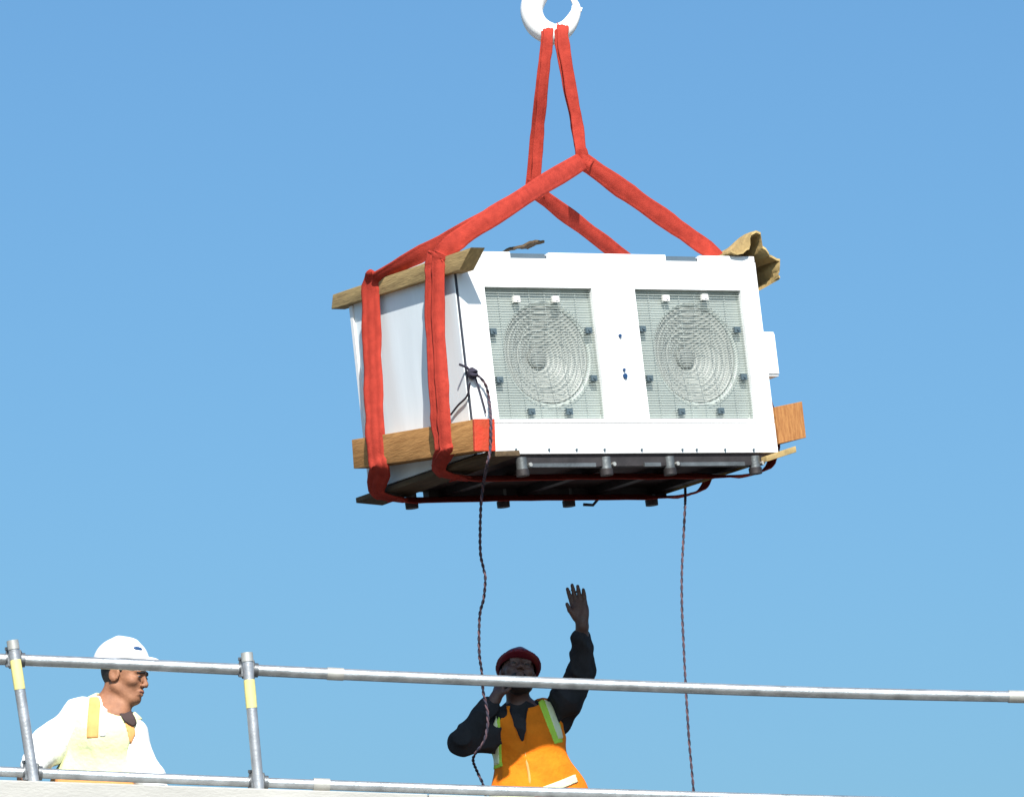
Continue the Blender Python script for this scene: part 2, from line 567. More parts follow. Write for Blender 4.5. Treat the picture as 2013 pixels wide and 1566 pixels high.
for (px, line) in ((659, top_px), (632, low_px), (1998, top_px)):
    for (a, c) in zip(line[:-1], line[1:]):
        if a[0] <= px <= c[0]:
            sl = (c[1] - a[1]) / (c[0] - a[0]); ry = a[1] + sl * (px - a[0])
    MB().tube([gp(px - 16, ry - 16 * sl), gp(px + 16, ry + 16 * sl)], 0.0285, 16).build('joint_sleeve', M['sleeve'], rail, True, base=gr_base)

# ================================================================== AIR CONDITIONING UNIT
UM = (Matrix.Translation((-0.17103, 24.85, 6.61889)) @ Matrix.Rotation(0.58702, 4, 'Z')
      @ Matrix.Rotation(-0.11651, 4, 'Y') @ Matrix.Rotation(-0.02563, 4, 'X'))
UI = UM.inverted()
W, D, H = 1.753, 0.895, 0.962
unit = empty('air_conditioner', UM, 'white twin fan air conditioning unit hanging from red slings', 'air conditioner')
LC = UI @ CAM


def loc(px, py, axis, val):
    """photograph pixel to the unit's own coordinates on the plane axis = val"""
    d = (UI.to_3x3() @ ray(px, py))
    t = (val - LC[axis]) / d[axis]
    return LC + d * t


def fr(px, py, y=0.0):
    p = loc(px, py, 1, y); return p.x, p.z


# openings in the front face (from the photograph's grille corners)
gx = []
for (xa, ya, xb, yb) in ((952, 567, 1163, 567), (1248, 567, 1455, 567)):
    xa_, zt = fr(xa, ya); xb_, _ = fr(xb, yb)
    gx.append([xa_, xb_])
for i, (xa, ya, xb, yb) in enumerate(((982, 824, 1193, 824), (1277, 822, 1487, 821))):
    xa_, zb = fr(xa, ya); xb_, _ = fr(xb, yb)
    gx[i] = [(gx[i][0] + xa_) / 2, (gx[i][1] + xb_) / 2]
ZT = fr(1200, 567)[1]; ZB = fr(1230, 823)[1]
ZS = fr(1200, 831)[1]                # seam below the grilles
TH = 0.025
(x0, x1), (x2, x3) = gx
hw = [fr(p, 498)[0] for p in (1003, 1078, 1308, 1374)]
fp = MB()
NZ = H - 0.030
fp.box(0.012, x0, 0, TH, ZS + 0.002, NZ)
fp.box(x1, x2, 0, TH, ZS + 0.002, NZ)
fp.box(x3, W - 0.004, 0, TH, ZS + 0.002, NZ)
for a, b in gx:
    fp.box(a, b, 0, TH, ZT, NZ)
    fp.box(a, b, 0, TH, ZS + 0.002, ZB)
fp.build('front_panel', M['white'], unit)
tr = MB()
for a, b in ((0.014, hw[0]), (hw[1], hw[2]), (hw[3], W - 0.006)):
    tr.box(a, b, -0.0005, TH, NZ + 0.0005, H)
tr.build('top_trim', M['white'], unit, bevel=0.004)
for a, b in ((hw[0], hw[1]), (hw[2], hw[3])):
    q = MB()
    q.hexa([(a + 0.002, 0.022, NZ + 0.002), (b - 0.002, 0.022, NZ + 0.002), (b - 0.002, 0.05, NZ + 0.002), (a + 0.002, 0.05, NZ + 0.002),
            (a + 0.002, 0.03, H), (b - 0.002, 0.03, H), (b - 0.002, 0.05, H), (a + 0.002, 0.05, H)])
    q.build('handle_recess', M['handle'], unit)
q = MB(); q.box(0.012, W - 0.004, -0.003, TH, 0.0, ZS - 0.002); q.build('bottom_panel', M['white'], unit, bevel=0.003)
# small bolts along the lower edge
for px in (1013, 1078, 1132, 1187, 1260, 1340, 1368, 1424, 1480):
    a, b = fr(px, 884)
    MB().disc((a, -0.006, b), (0, 1, 0), 0.006, 0.008, 8).build('bolt', M['clip'], unit)
# latches in the middle strip
for (px, py, s_) in ((1218, 660, 0.008), (1226, 727, 0.007), (1228, 739, 0.012)):
    a, b = fr(px, py)
    MB().disc((a, -0.004, b), (0, 1, 0), s_, 0.009, 10).build('latch', M['badge'], unit)
# left corner: dark seam strip then the side panel
q = MB(); q.box(0.004, 0.012, 0.004, 0.03, 0.0, H - 0.035); q.build('corner_seam', M['seam_shade'], unit)
# side panel as three sheets with fine joints
for (a, b) in ((0.012, D - 0.012),):
    q = MB(); q.box(0.0, 0.02, a, b, 0.0, H - 0.06); q.build('side_panel', M['white_side'], unit, bevel=0.003)
q = MB(); q.box(0.006, 0.03, 0.03, D - 0.014, H - 0.06, H - 0.004); q.build('top_shade_band', M['seam_shade'], unit)  # dark band paints in the plank's shadow along the panel top
q = MB(); q.box(-0.010, 0.018, D - 0.012, D + 0.012, 0.02, H - 0.07); q.build('rear_corner_strip', M['white'], unit)
q = MB(); q.box(W - 0.02, W, TH + 0.001, D - 0.012, 0.0, H - 0.004); q.build('side_panel', M['white_side'], unit)
q = MB(); q.box(0.02, W - 0.02, D - 0.02, D, 0.0, H - 0.004); q.build('rear_panel', M['white_side'], unit)
q = MB(); q.box(0.008, W - 0.004, 0.052, D, H - 0.003, H + 0.001); q.build('top_panel', M['white'], unit)
# interior: partition and coil behind the fans
q = MB(); q.box(0.03, W - 0.03, 0.165, 0.20, 0.03, H - 0.03); q.build('coil', M['coil'], unit)
q = MB(); q.box((x1 + x2) / 2 - 0.01, (x1 + x2) / 2 + 0.01, 0.205, 0.42, 0.03, H - 0.03); q.build('partition', M['grey_plate'], unit)
# junction box on the right side
ja = fr(1500, 650)[1]; jb = fr(1515, 738)[1]
q = MB(); q.box(W + 0.001, W + 0.075, 0.02, 0.16, jb, ja); jn = q.build('junction_box', M['white'], unit, bevel=0.006)
q = MB(); q.box(W + 0.004, W + 0.072, 0.014, 0.019, jb + 0.012, ja - 0.012); q.build('lid', M['white'], jn, bevel=0.002)

# fan bays
def fan_bay(i):
    a, b = gx[i]
    cx, cz = (a + b) / 2, (ZT + ZB) / 2
    cpx = ((1074, 697), (1366, 697))[i]
    cx, cz = fr(*cpx, 0.05)
    R = 0.235
    Y0, Y1 = 0.042, 0.050
    # shroud plate with a round opening, bellmouth behind
    bm = MB(); n = 56
    sq, ci, c2, c3 = [], [], [], []
    for k in range(n):
        t = 2 * math.pi * k / n
        dx, dz = math.cos(t), math.sin(t)
        sx = ((b if dx > 0 else a) - cx) / dx if abs(dx) > 1e-6 else 1e9
        sz = ((ZT if dz > 0 else ZB) - cz) / dz if abs(dz) > 1e-6 else 1e9
        s_ = min(sx, sz)
        sq.append(bm.bm.verts.new((cx + dx * s_, Y0, cz + dz * s_)))
        ci.append(bm.bm.verts.new((cx + dx * R * 1.06, Y0, cz + dz * R * 1.06)))
        c2.append(bm.bm.verts.new((cx + dx * R, Y0 + 0.010, cz + dz * R)))
        c3.append(bm.bm.verts.new((cx + dx * R * 0.99, Y0 + 0.06, cz + dz * R * 0.99)))
    for L0, L1 in ((sq, ci), (ci, c2), (c2, c3)):
        for k in range(n):
            bm.bm.faces.new([L0[k], L0[(k + 1) % n], L1[(k + 1) % n], L1[k]])
    # square up the corners
    sh = bm.build('fan_shroud', M['grey_plate'], unit, True, split=30)
    q = MB()
    for (ax_, bx_) in ((a, cx), (cx, b)):
        pass
    q.box(a, b, Y0 + 0.004, Y0 + 0.008, ZB, ZB + 0.03); q.box(a, b, Y0 + 0.004, Y0 + 0.008, ZT - 0.03, ZT)
    q.box(a, a + 0.03, Y0 + 0.0045, Y0 + 0.0085, ZB + 0.03, ZT - 0.03); q.box(b - 0.03, b, Y0 + 0.0045, Y0 + 0.0085, ZB + 0.03, ZT - 0.03)
    q.build('shroud_edge', M['grey_plate'], unit)
    # opening reveal
    q = MB()
    q.box(a - 0.004, a, 0.026, 0.055, ZB, ZT); q.box(b, b + 0.004, 0.026, 0.055, ZB, ZT)
    q.box(a, b, 0.026, 0.055, ZT, ZT + 0.004); q.box(a, b, 0.026, 0.055, ZB - 0.004, ZB)
    q.build('opening_reveal', M['wire'], unit)
    # conical inlet ring with concentric steps, hub at its bottom
    bm = MB(); n = 64; prof_ = []
    ns = 7
    for k in range(ns):
        f0, f1 = k / ns, (k + 1) / ns
        ra, rb_ = R * 0.985 - (R - 0.055) * f0, R * 0.985 - (R - 0.055) * f1
        ya, yb_ = Y0 + 0.012 + 0.085 * f0, Y0 + 0.012 + 0.085 * f1
        prof_ += [(ra, ya), (ra - 0.003, ya - 0.0010), (rb_ + 0.003, yb_ - 0.0008)]
    prof_ += [(0.052, Y0 + 0.097)]
    rings_ = [[bm.bm.verts.new((cx + r_ * math.cos(2 * math.pi * k / n), y_, cz + r_ * math.sin(2 * math.pi * k / n))) for k in range(n)] for r_, y_ in prof_]
    for L0, L1 in zip(rings_[:-1], rings_[1:]):
        for k in range(n):
            bm.bm.faces.new([L0[k], L0[(k + 1) % n], L1[(k + 1) % n], L1[k]])
    cone = bm.build('fan_cone', M['fan'], unit, True, split=50)
    MB().tube([(cx, Y0 + 0.072, cz), (cx, Y0 + 0.078, cz), (cx, Y0 + 0.11, cz)], [0.030, 0.046, 0.052], 28).build('hub', M['hub'], cone, True)
    # wire guard: horizontals, a few verticals, rings over the opening
    gd = MB()
    nh = 52
    for k in range(1, nh):
        z = ZB + (ZT - ZB) * k / nh
        gd.tube([(a, 0.018, z), (b, 0.018, z)], 0.0017, 5, False)
    for k in range(1, 7):
        x = a + (b - a) * k / 7
        gd.tube([(x, 0.022, ZB), (x, 0.022, ZT)], 0.0014, 5, False)
    for k in range(2, 6):
        r_ = 0.03 + (R - 0.015) * k / 5
        gd.tube([(cx + r_ * math.cos(2 * math.pi * j / 48), 0.030, cz + r_ * math.sin(2 * math.pi * j / 48)) for j in range(49)], 0.0011, 5, False)
    tag(gd.build('fan_guard', M['wire'], unit, True, split=80), kind='stuff')
    clips = (((1018, 587, 1), (1095, 587, 1), (972, 650, 0), (1160, 648, 0), (985, 745, 0), (1170, 742, 0), (1048, 808, 0), (1122, 808, 0)),
             ((1312, 585, 1), (1388, 583, 1), (1266, 645, 0), (1452, 647, 0), (1280, 742, 0), (1465, 740, 0), (1343, 808, 0), (1420, 806, 0)))[i]
    for px, py, lit in clips:
        u_, v_ = fr(px, py)
        c = MB(); c.box(u_ - 0.017, u_ + 0.017, 0.006, 0.026, v_ - 0.014, v_ + 0.014)
        c.disc((u_, 0.004, v_), (0, 1, 0), 0.007, 0.006, 8)
        c.build('clip', M['clip_lit'] if lit else M['clip'], unit, bevel=0)


fan_bay(0)
fan_bay(1)

# base: dark pan, two channels and eight feet
q = MB(); q.box(0.01, W - 0.01, 0.012, D - 0.012, -0.014, -0.001); q.build('base_pan', M['under'], unit)
for yy in (0.012, D - 0.075):
    q = MB()
    q.box(0.27, W - 0.09, yy, yy + 0.05, -0.058, -0.0145)
    q.build('base_channel', M['steel_dark'], unit)
for (a, b) in ((1040, 1172), (1268, 1300), (1338, 1465)):
    xa = loc(a, 914, 1, 0.0).x; xb = loc(b, 914, 1, 0.0).x
    q = MB(); q.box(xa, xb, 0.001, 0.0115, -0.062, -0.044); q.build('channel_lip', M['steel_grey'], unit)
for yy, pxs in ((0.022, (1025, 1190, 1315, 1483)), (D - 0.05, (808, 988, 1117, 1280))):
    for px in pxs:
        if yy < 0.5:
            c = loc(px, 908, 1, yy); x = c.x
        else:
            c = loc(px, 978, 1, yy); x = c.x
        zc = -0.045
        ft = MB().tube([(x, yy, -0.0145), (x, yy, -0.070)], 0.027, 14).build('foot', M['steel_grey'], unit, True)
        MB().tube([(x, yy, -0.0705), (x, yy, -0.100)], [0.032, 0.031], 14).build('foot_pad', M['steel_dark'], ft, True)
        if yy < 0.5:
            MB().disc((x + 0.035, yy - 0.018, -0.05), (0, 1, 0), 0.010, 0.014, 8).build('foot_bolt', M['sleeve'], ft)
for xx in (0.33, 0.78, 1.2, 1.55):
    q = MB(); q.box(xx, xx + 0.05, 0.07, D - 0.08, -0.05, -0.0145); q.build('cross_member', M['steel_dark'], unit)
q = MB()
q.tube([(1.30, D - 0.02, -0.05), (1.27, D + 0.0, -0.085), (1.22, D + 0.01, -0.08)], 0.008, 6)
q.build('bracket', M['steel_dark'], unit)

# ------------------------------------------------------------------ timber round the load
def world_thing(name, pts_local_fn, mtl, label, cat, group=None, bevel=0.004):
    q = MB(); q.hexa([UM @ Vector(p) for p in pts_local_fn])
    c = sum((UM @ Vector(p) for p in pts_local_fn), Vector()) / 8
    o = q.build(name, mtl, None, bevel=bevel, smooth=True, split=40)
    # object origin at its centre, axes along the unit so grain follows the length
    o.data.transform(UI.to_3x3().to_4x4() @ Matrix.Translation(-c))
    o.matrix_world = Matrix.Translation(c) @ UM.to_3x3().to_4x4()
    return tag(o, label, cat, group)


def side_beam(face_px, xo, xi):
    """outer face corners (back-top, back-bottom, front-bottom, front-top) on plane x=xo, extruded to x=xi"""
    bt, bb_, fb, ft_ = [loc(px, py, 0, xo) for px, py in face_px]
    dx = Vector((xi - xo, 0, 0))
    return [fb, fb + dx, bb_ + dx, bb_, ft_, ft_ + dx, bt + dx, bt]


# plank lying along the top left edge
world_thing('wooden_plank', side_beam([(654, 579), (651, 608), (903, 531), (926, 486)], -0.035, 0.045), M['plank'],
            'weathered tan plank lying along the top left edge under the slings', 'plank')
# square timber along the lower left side, its front end painted red
tb = world_thing('timber_bearer', side_beam([(691, 864), (695, 921), (934, 886), (932, 824)], -0.116, -0.006), M['timber'],
                 'orange brown square timber strapped along the lower left side with a red painted end', 'timber')
fb = loc(934, 886, 0, -0.116); ftp = loc(932, 824, 0, -0.116)
TM = tb.matrix_world.inverted() @ UM
q = MB()
q.hexa([TM @ Vector(p) for p in ((-0.118, fb.y - 0.004, fb.z - 0.002), (-0.004, fb.y - 0.004, fb.z - 0.002), (-0.004, fb.y + 0.012, fb.z), (-0.118, fb.y + 0.012, fb.z),
        (-0.118, ftp.y - 0.004, ftp.z + 0.002), (-0.004, ftp.y - 0.004, ftp.z + 0.002), (-0.004, ftp.y + 0.012, ftp.z + 0.002), (-0.118, ftp.y + 0.012, ftp.z + 0.002))])
q.build('red_end', M['red_paint'], tb, bevel=0.003)
# timber along the lower right side, seen end on
a0 = loc(1530, 872, 1, 0.0); a1 = loc(1584, 860, 1, 0.0); a2 = loc(1576, 789, 1, 0.0); a3 = loc(1524, 800, 1, 0.0)
dy = Vector((0.0, 1.02, 0.035))
a0 = Vector((W + 0.006, 0, a0.z)); a3 = Vector((W + 0.006, 0, a3.z))
rt_ = world_thing('timber_bearer', [a0, a1, a1 + dy, a0 + dy, a3, a2, a2 + dy, a3 + dy], M['timber'],
                  'orange brown timber block at the lower right side seen end on', 'timber')
TM2 = rt_.matrix_world.inverted() @ UM
mid0 = a0.lerp(a1, 0.42); mid3 = a3.lerp(a2, 0.46)
e_ = Vector((0, -0.003, 0)); e2 = Vector((0, 0.006, 0))
q = MB(); q.hexa([TM2 @ p for p in (a0 + e_, a1 + e_, a1 + e2, a0 + e2, a3 + e_, a2 + e_, a2 + e2, a3 + e2)])
q.build('end_grain', M['timber_end'], rt_, bevel=0.002)
# flat boards under both lower edges
b_ft = loc(1014, 892, 2, -0.016)
bq = [Vector(p) for p in ((-0.03, -0.15, -0.040), (0.135, -0.17, -0.040), (0.135, D + 0.13, -0.052), (-0.02, D + 0.12, -0.040))]
bt_ = [p + Vector((0, 0, 0.026)) for p in bq]
world_thing('flat_board', bq + bt_, M['board'],
            'flat brown board under the lower left edge sticking out at both ends', 'board')
world_thing('flat_board', [(W - 0.10, -0.03, -0.050), (W + 0.085, -0.03, -0.004), (W + 0.085, D + 0.02, -0.004), (W - 0.10, D + 0.02, -0.050),
                           (W - 0.10, -0.03, -0.022), (W + 0.085, -0.03, 0.026), (W + 0.085, D + 0.02, 0.026), (W - 0.10, D + 0.02, -0.022)], M['card'],
            'pale thin board under the lower right edge below the timber block', 'board')


# crumpled cardboard folded over the top right corner
def sheet(name, path, y0, y1, m, label, cat, amp, th=0.008, ny=8, seed=3, shear=None):
    r = np.random.default_rng(seed)
    P = spline([(p[0], 0, p[1]) for p in path], 4)
    bm = MB(); rows = []
    ph = r.uniform(0, 6.28, 6)
    for i, p in enumerate(P):
        row = []
        for j in range(ny + 1):
            f = j / ny
            y = y0 + (y1 - y0) * f
            dx = amp * (math.sin(i * 0.9 + f * 5 + ph[0]) + 0.6 * math.sin(i * 1.7 - f * 9 + ph[1]))
            dz = amp * (math.sin(i * 0.7 - f * 6 + ph[2]) + 0.6 * math.sin(i * 2.1 + f * 8 + ph[3]))
            yy = y + amp * 0.8 * math.sin(i * 1.3 + ph[4]) * (1 - f)
            v = Vector((p.x + dx, yy, p.z + dz))
            if shear: v = shear(v, i / (len(P) - 1), f)
            row.append(bm.bm.verts.new(v))
        rows.append(row)
    for i in range(len(P) - 1):
        for j in range(ny):
            bm.bm.faces.new([rows[i][j], rows[i][j + 1], rows[i + 1][j + 1], rows[i + 1][j]])
    bm.bm.normal_update()
    nr = {v: v.normal.copy() for v in bm.bm.verts}
    ext = bmesh.ops.extrude_face_region(bm.bm, geom=bm.bm.faces[:])
    for v in ext['geom']:
        if isinstance(v, bmesh.types.BMVert):
            v.co += Vector((0.3, 0.2, 0.9)).normalized() * th
    o = bm.build(name, m, None, True, split=25)
    c = Vector(((path[0][0] + path[-1][0]) / 2, (y0 + y1) / 2, H))
    o.data.transform(Matrix.Translation(-c))
    o.matrix_world = UM @ Matrix.Translation(c)
    return tag(o, label, cat)


sheet('cardboard_sheet', [(W - 0.145, H + 0.006), (W - 0.06, H + 0.030), (W + 0.0, H + 0.060), (W + 0.045, H + 0.030), (W + 0.10, H - 0.005), (W + 0.122, H - 0.07), (W + 0.09, H - 0.135)],
      -0.03, 0.56, M['card'], 'crumpled tan cardboard folded over the top right corner of the unit', 'cardboard', 0.010, 0.012, 12, 5,
      lambda v, s, f: Vector((v.x, v.y, v.z + 0.045 * math.exp(-((s - 0.34) / 0.10) ** 2) * (1 - f) - 0.03 * math.exp(-((s - 0.62) / 0.1) ** 2))))
# loose tan cardboard scrap, tilted; shade on its underside put into the dark colour
sc0 = loc(1026, 487, 1, 0.45)
sheet('cardboard_scrap', [(sc0.x - 0.10, sc0.z - 0.022), (sc0.x - 0.02, sc0.z - 0.002), (sc0.x + 0.05, sc0.z + 0.012), (sc0.x + 0.09, sc0.z + 0.014)],
      0.38, 0.52, M['board'], 'small cardboard scrap with its shade coloured in lying tilted on top of the unit', 'board', 0.004, 0.012, 4, 9)

# ================================================================== HOOK
HC = UM @ Vector((W / 2, D * 0.5, H))
hookY = HC.y
hb = at(1092, 50, hookY)
hook = empty('crane_hook', hb, 'white crane hook holding both red slings at the top', 'hook')
hp = [((1108, -120), 13), ((1100, -70), 15), ((1076, -36), 19), ((1054, -8), 24), ((1045, 24), 22.5), ((1058, 53), 22.5), ((1088, 68), 22), ((1113, 56), 17), ((1128, 34), 12.5), ((1133, 14), 8), ((1126, -1), 5), ((1119, -12), 2.5)]
cen = spline([at(*p, hookY) for p, r in hp], 6)
rad = []
for i in range(len(hp) - 1):
    for k in range(6): rad.append((hp[i][1] + (hp[i + 1][1] - hp[i][1]) * k / 6) / FPX * (hookY / math.cos(math.radians(14))))
rad.append(hp[-1][1] / FPX * hookY)
MB().tube(cen, rad, 18).build('hook_body', M['hook'], hook, True, base=hb)
MB().tube([at(1074, -34, hookY - 0.01), at(1100, -20, hookY - 0.012), at(1121, -6, hookY - 0.012)], [0.012, 0.010, 0.008], 8).build('safety_latch', M['hook'], hook, True, base=hb)
MB().tube([at(1124, 16, hookY), at(1144, 20, hookY)], 0.012, 8).build('latch_lug', M['hook'], hook, True, base=hb)
sh0 = at(1108, -118, hookY); upv = Vector((0, 0, 1))
MB().tube([sh0, sh0 + upv * 0.06, sh0 + upv * 0.14], [0.04, 0.055, 0.055], 16).build('swivel', M['steel_grey'], hook, True, base=hb)
q = MB(); b0 = sh0 + upv * 0.14
q.box(b0.x - 0.15, b0.x + 0.15, b0.y - 0.07, b0.y + 0.07, b0.z, b0.z + 0.42)
q.build('hook_block', M['yellow'], hook, bevel=0.03, base=hb)
for s_ in (-0.09, 0.09):
    MB().tube([b0 + Vector((s_, 0, 0.42)), b0 + Vector((s_, 0, 14))], 0.009, 8).build('cable', M['cable'], hook, True, base=hb)

# ================================================================== SLINGS
def prof_strap(th, ridges=2):
    top, bot = [], []
    n = 16
    for k in range(n + 1):
        a = -0.5 + k / n
        e = max(0, 1 - abs(2 * a) ** 2.6) ** 0.5
        rgd = 0.62 + 0.38 * abs(math.cos(a * math.pi * ridges))
        top.append((a, th / 2 * e * rgd + 0.0008)); bot.append((a, -th / 2 * e * rgd - 0.0008))
    return top + bot[::-1]


def strap(name, pts, wid, wdir, th, parent, base, n=6, ridges=2, wob=0.0015):
    P = spline(pts, n)
    m_ = len(P)
    def interp(v):
        out = []
        for i in range(len(v) - 1):
            for k in range(n): out.append(v[i] + (v[i + 1] - v[i]) * (k / n))
        out.append(v[-1]); return out
    wl = interp(wid if isinstance(wid, list) else [wid] * len(pts))
    wd = interp([Vector(x) for x in wdir] if isinstance(wdir, list) else [Vector(wdir)] * len(pts))
    wl = [x * (1 + 0.06 * math.sin(i * 1.1 + th * 900)) for i, x in enumerate(wl)]
    P = [p + Vector((random.uniform(-1, 1), random.uniform(-1, 1), random.uniform(-1, 1))) * wob for p in P]
    return MB().sweep(P, wl, wd, prof_strap(th, ridges)).build(name, M['sling'], parent, True, base=base, split=50)


R3 = UM.to_3x3()
ux, uy, uz = R3.col[0], R3.col[1], R3.col[2]
VIEW = ray(1000, 780).normalized()


def cross_view(a, b):
    """width direction that faces the camera for a run from a to b"""
    return (b - a).cross(VIEW).normalized()


def LW(px, py, axis, v):           # pixel on a unit plane -> world
    return UM @ loc(px, py, axis, v)


YN, YF = 0.225, 0.77               # depth of near and far sling along the unit
apA = LW(1145, 316, 1, D * 0.36)
apB = LW(1049, 374, 1, D * 0.66)
hkN = at(1105, 52, hookY - 0.03)
hkF = at(1076, 52, hookY - 0.03)

slA = empty('lifting_sling', apA, 'red webbing sling nearer the fan front with its fork highest and right', 'sling', None)
slB = empty('lifting_sling', apB, 'red webbing sling at the rear with its fork lower and left', 'sling', None)


def make_sling(root, ap, strands, left_px, side_px, yb, right_px, lw, sw, two):
    base = Vector(root.location)
    # strands up to the hook
    for pts, wd, wdr in strands:
        P = [at(px, py, Y) for px, py, Y in pts]
        strap('strand', P, wd, [wdr * 0.92 + VIEW * (0.0 if i < 5 else 0.3) for i in range(len(P))], 0.012, root, base, 5, 2)
    # left branch
    L = [ap] + [LW(px, py, 0, x) for px, py, x in left_px]
    wv = [cross_view(L[0], L[-1])] * (len(L) - 1) + [(ux * 0.5 - uy * 0.85)]
    strap('left_branch', L, lw, wv, 0.020, root, base, 6, 1.5)
    # down the left side
    cols = [(-1, 1)] if not two else [(-0.52, 0.50), (0.55, 0.46)]
    for off, ws in cols:
        o_ = 0 if not two else off
        wdv = (ux * 0.5 - uy * 0.85)
        Pn = [LW(px + o_ * two * (0.72 if i > len(side_px) - 3 else 1), py, 0, x) for i, (px, py, x) in enumerate(side_px)]
        xl = -0.03                                            # board edge the strap turns round
        tail = [Vector((-0.060, yb + o_ * 0.012, -0.022)), Vector((-0.015, yb + o_ * 0.014, -0.056)), Vector((0.10, yb + o_ * 0.012, -0.074))]
        wl_ = [wdv] * (len(Pn) - 1) + [wdv * 0.6 + uy * -0.4] + [-uy] * 3
        Pn += [UM @ t_ for t_ in tail]
        strap('side_strap', Pn, [sw * ws] * (len(Pn) - 1) + [0.05], wl_, 0.020, root, base, 5, 1.5 if two else 2.5)
    # under the load and up the right side
    zb = -0.074
    U = [UM @ Vector(p) for p in ((xl + 0.06, yb, zb), (0.12, yb, zb), (0.5, yb, zb + 0.004),
                                  (W / 2, yb, zb + 0.006), (W - 0.3, yb, zb + 0.004), (W - 0.05, yb, -0.070), (W + 0.03, yb, -0.055))]
    strap('bottom_strap', U, 0.12, [uy] + [uy * 0.92 + uz * 0.38] * (len(U) - 3) + [uy] * 2, 0.010, root, base, 5, 2)
    V_ = [UM @ Vector(p) for p in ((W + 0.02, yb, -0.058), (W + 0.10, yb, -0.03), (W + 0.15, yb, 0.06), (W + 0.15, yb, 0.20), (W + 0.08, yb, 0.55), (W + 0.02, yb, H - 0.02), (W - 0.02, yb, H + 0.03))]
    strap('side_strap', V_, 0.085, [uy] * len(V_), 0.010, root, base, 5, 2)
    # right branch
    e = UM @ Vector((W - 0.015, yb, H + 0.028))
    Rr = [ap, ap.lerp(e, 0.33), ap.lerp(e, 0.66), e]
    strap('right_branch', Rr, [lw * 0.95, lw * 1.02, lw * 0.95, lw], [cross_view(ap, e)] * 3 + [cross_view(ap, e) * 0.5 + uy * 0.5], 0.024, root, base, 6, 1.5)


make_sling(slA, apA,
           [([(1102, 88, hookY + 0.062), (1104, 62, hookY + 0.055), (1105, 47, hookY + 0.0), (1106, 58, hookY - 0.055), (1108, 90, hookY - 0.065), (1121, 165, hookY - 0.05), (1134, 238, apA.y + 0.02), (1142, 294, apA.y), (1145, 318, apA.y)], 0.058, RT),
            ([(1100, 88, hookY + 0.070), (1102, 62, hookY + 0.062), (1099, 50, hookY - 0.0), (1099, 62, hookY - 0.050), (1101, 92, hookY - 0.055), (1114, 165, hookY - 0.03), (1129, 238, apA.y + 0.05), (1138, 294, apA.y + 0.03), (1142, 318, apA.y + 0.02)], 0.046, RT)],
           [(1010, 399, 0.35), (910, 464, 0.05), (862, 503, -0.045)],
           [(862, 498, -0.043), (856, 512, -0.050), (855, 540, -0.056), (856, 640, -0.075), (863, 760, -0.12), (867, 830, -0.130), (872, 872, -0.130), (875, 888, -0.122)],
           YN, None, 0.090, 0.150, 11)
make_sling(slB, apB,
           [([(1076, 88, hookY + 0.062), (1076, 62, hookY + 0.055), (1078, 48, hookY + 0.0), (1078, 60, hookY - 0.055), (1076, 90, hookY - 0.065), (1068, 170, hookY - 0.03), (1060, 262, apB.y - 0.06), (1055, 340, apB.y - 0.02), (1053, 380, apB.y)], 0.050, RT),
            ([(1074, 88, hookY + 0.070), (1074, 62, hookY + 0.062), (1072, 51, hookY + 0.0), (1071, 64, hookY - 0.050), (1069, 95, hookY - 0.05), (1059, 175, hookY - 0.01), (1049, 270, apB.y - 0.02), (1042, 345, apB.y + 0.03), (1040, 378, apB.y + 0.03)], 0.036, RT)],
           [(960, 427, 0.25), (850, 487, 0.05), (742, 546, -0.045)],
           [(744, 541, -0.045), (732, 556, -0.052), (729, 585, -0.056), (731, 680, -0.075), (735, 780, -0.105), (737, 850, -0.130), (742, 900, -0.130), (748, 920, -0.122)],
           YF, None, 0.078, 0.100, 0)
# wrap where each fork is choked
for root, ap in ((slA, apA), (slB, apB)):
    e1 = UM @ Vector((W - 0.015, YN if root is slA else YF, H + 0.028))
    P = [ap + UP * 0.055 + RT * -0.004, ap + UP * 0.02, ap - UP * 0.012 + RT * 0.012, ap - UP * 0.028 + RT * 0.045]
    strap('choke_loop', P, [0.05, 0.062, 0.066, 0.06], [cross_view(P[0], P[-1])] * 4, 0.034, root, Vector(root.location), 5, 1.5)


# ================================================================== TAG LINES
def rope(name, pts, r, m1, m2, label, pitch=0.06, extra=None):
    P = spline(pts, 10)
    base = P[0]
    root = empty(name, base, label, 'rope')
    # resample
    L = [0]
    for a, b in zip(P[:-1], P[1:]): L.append(L[-1] + (b - a).length)
    n = int(L[-1] / (pitch / 7))
    for ph, m_ in ((0, m1), (math.pi, m2)):
        Q = []; j = 0
        for i in range(n + 1):
            s_ = L[-1] * i / n
            while j < len(L) - 2 and L[j + 1] < s_: j += 1
            f = (s_ - L[j]) / max(1e-9, L[j + 1] - L[j])
            p = P[j].lerp(P[j + 1], f)
            a = 2 * math.pi * s_ / pitch + ph
            Q.append(p + Vector((math.cos(a), math.sin(a), 0)) * r * 0.55)
        MB().tube(Q, r * 0.62, 6).build('rope_strand', m_, root, True, base=base)
    return root, base


def fl(px, py, y): return UM @ loc(px, py, 1, y)


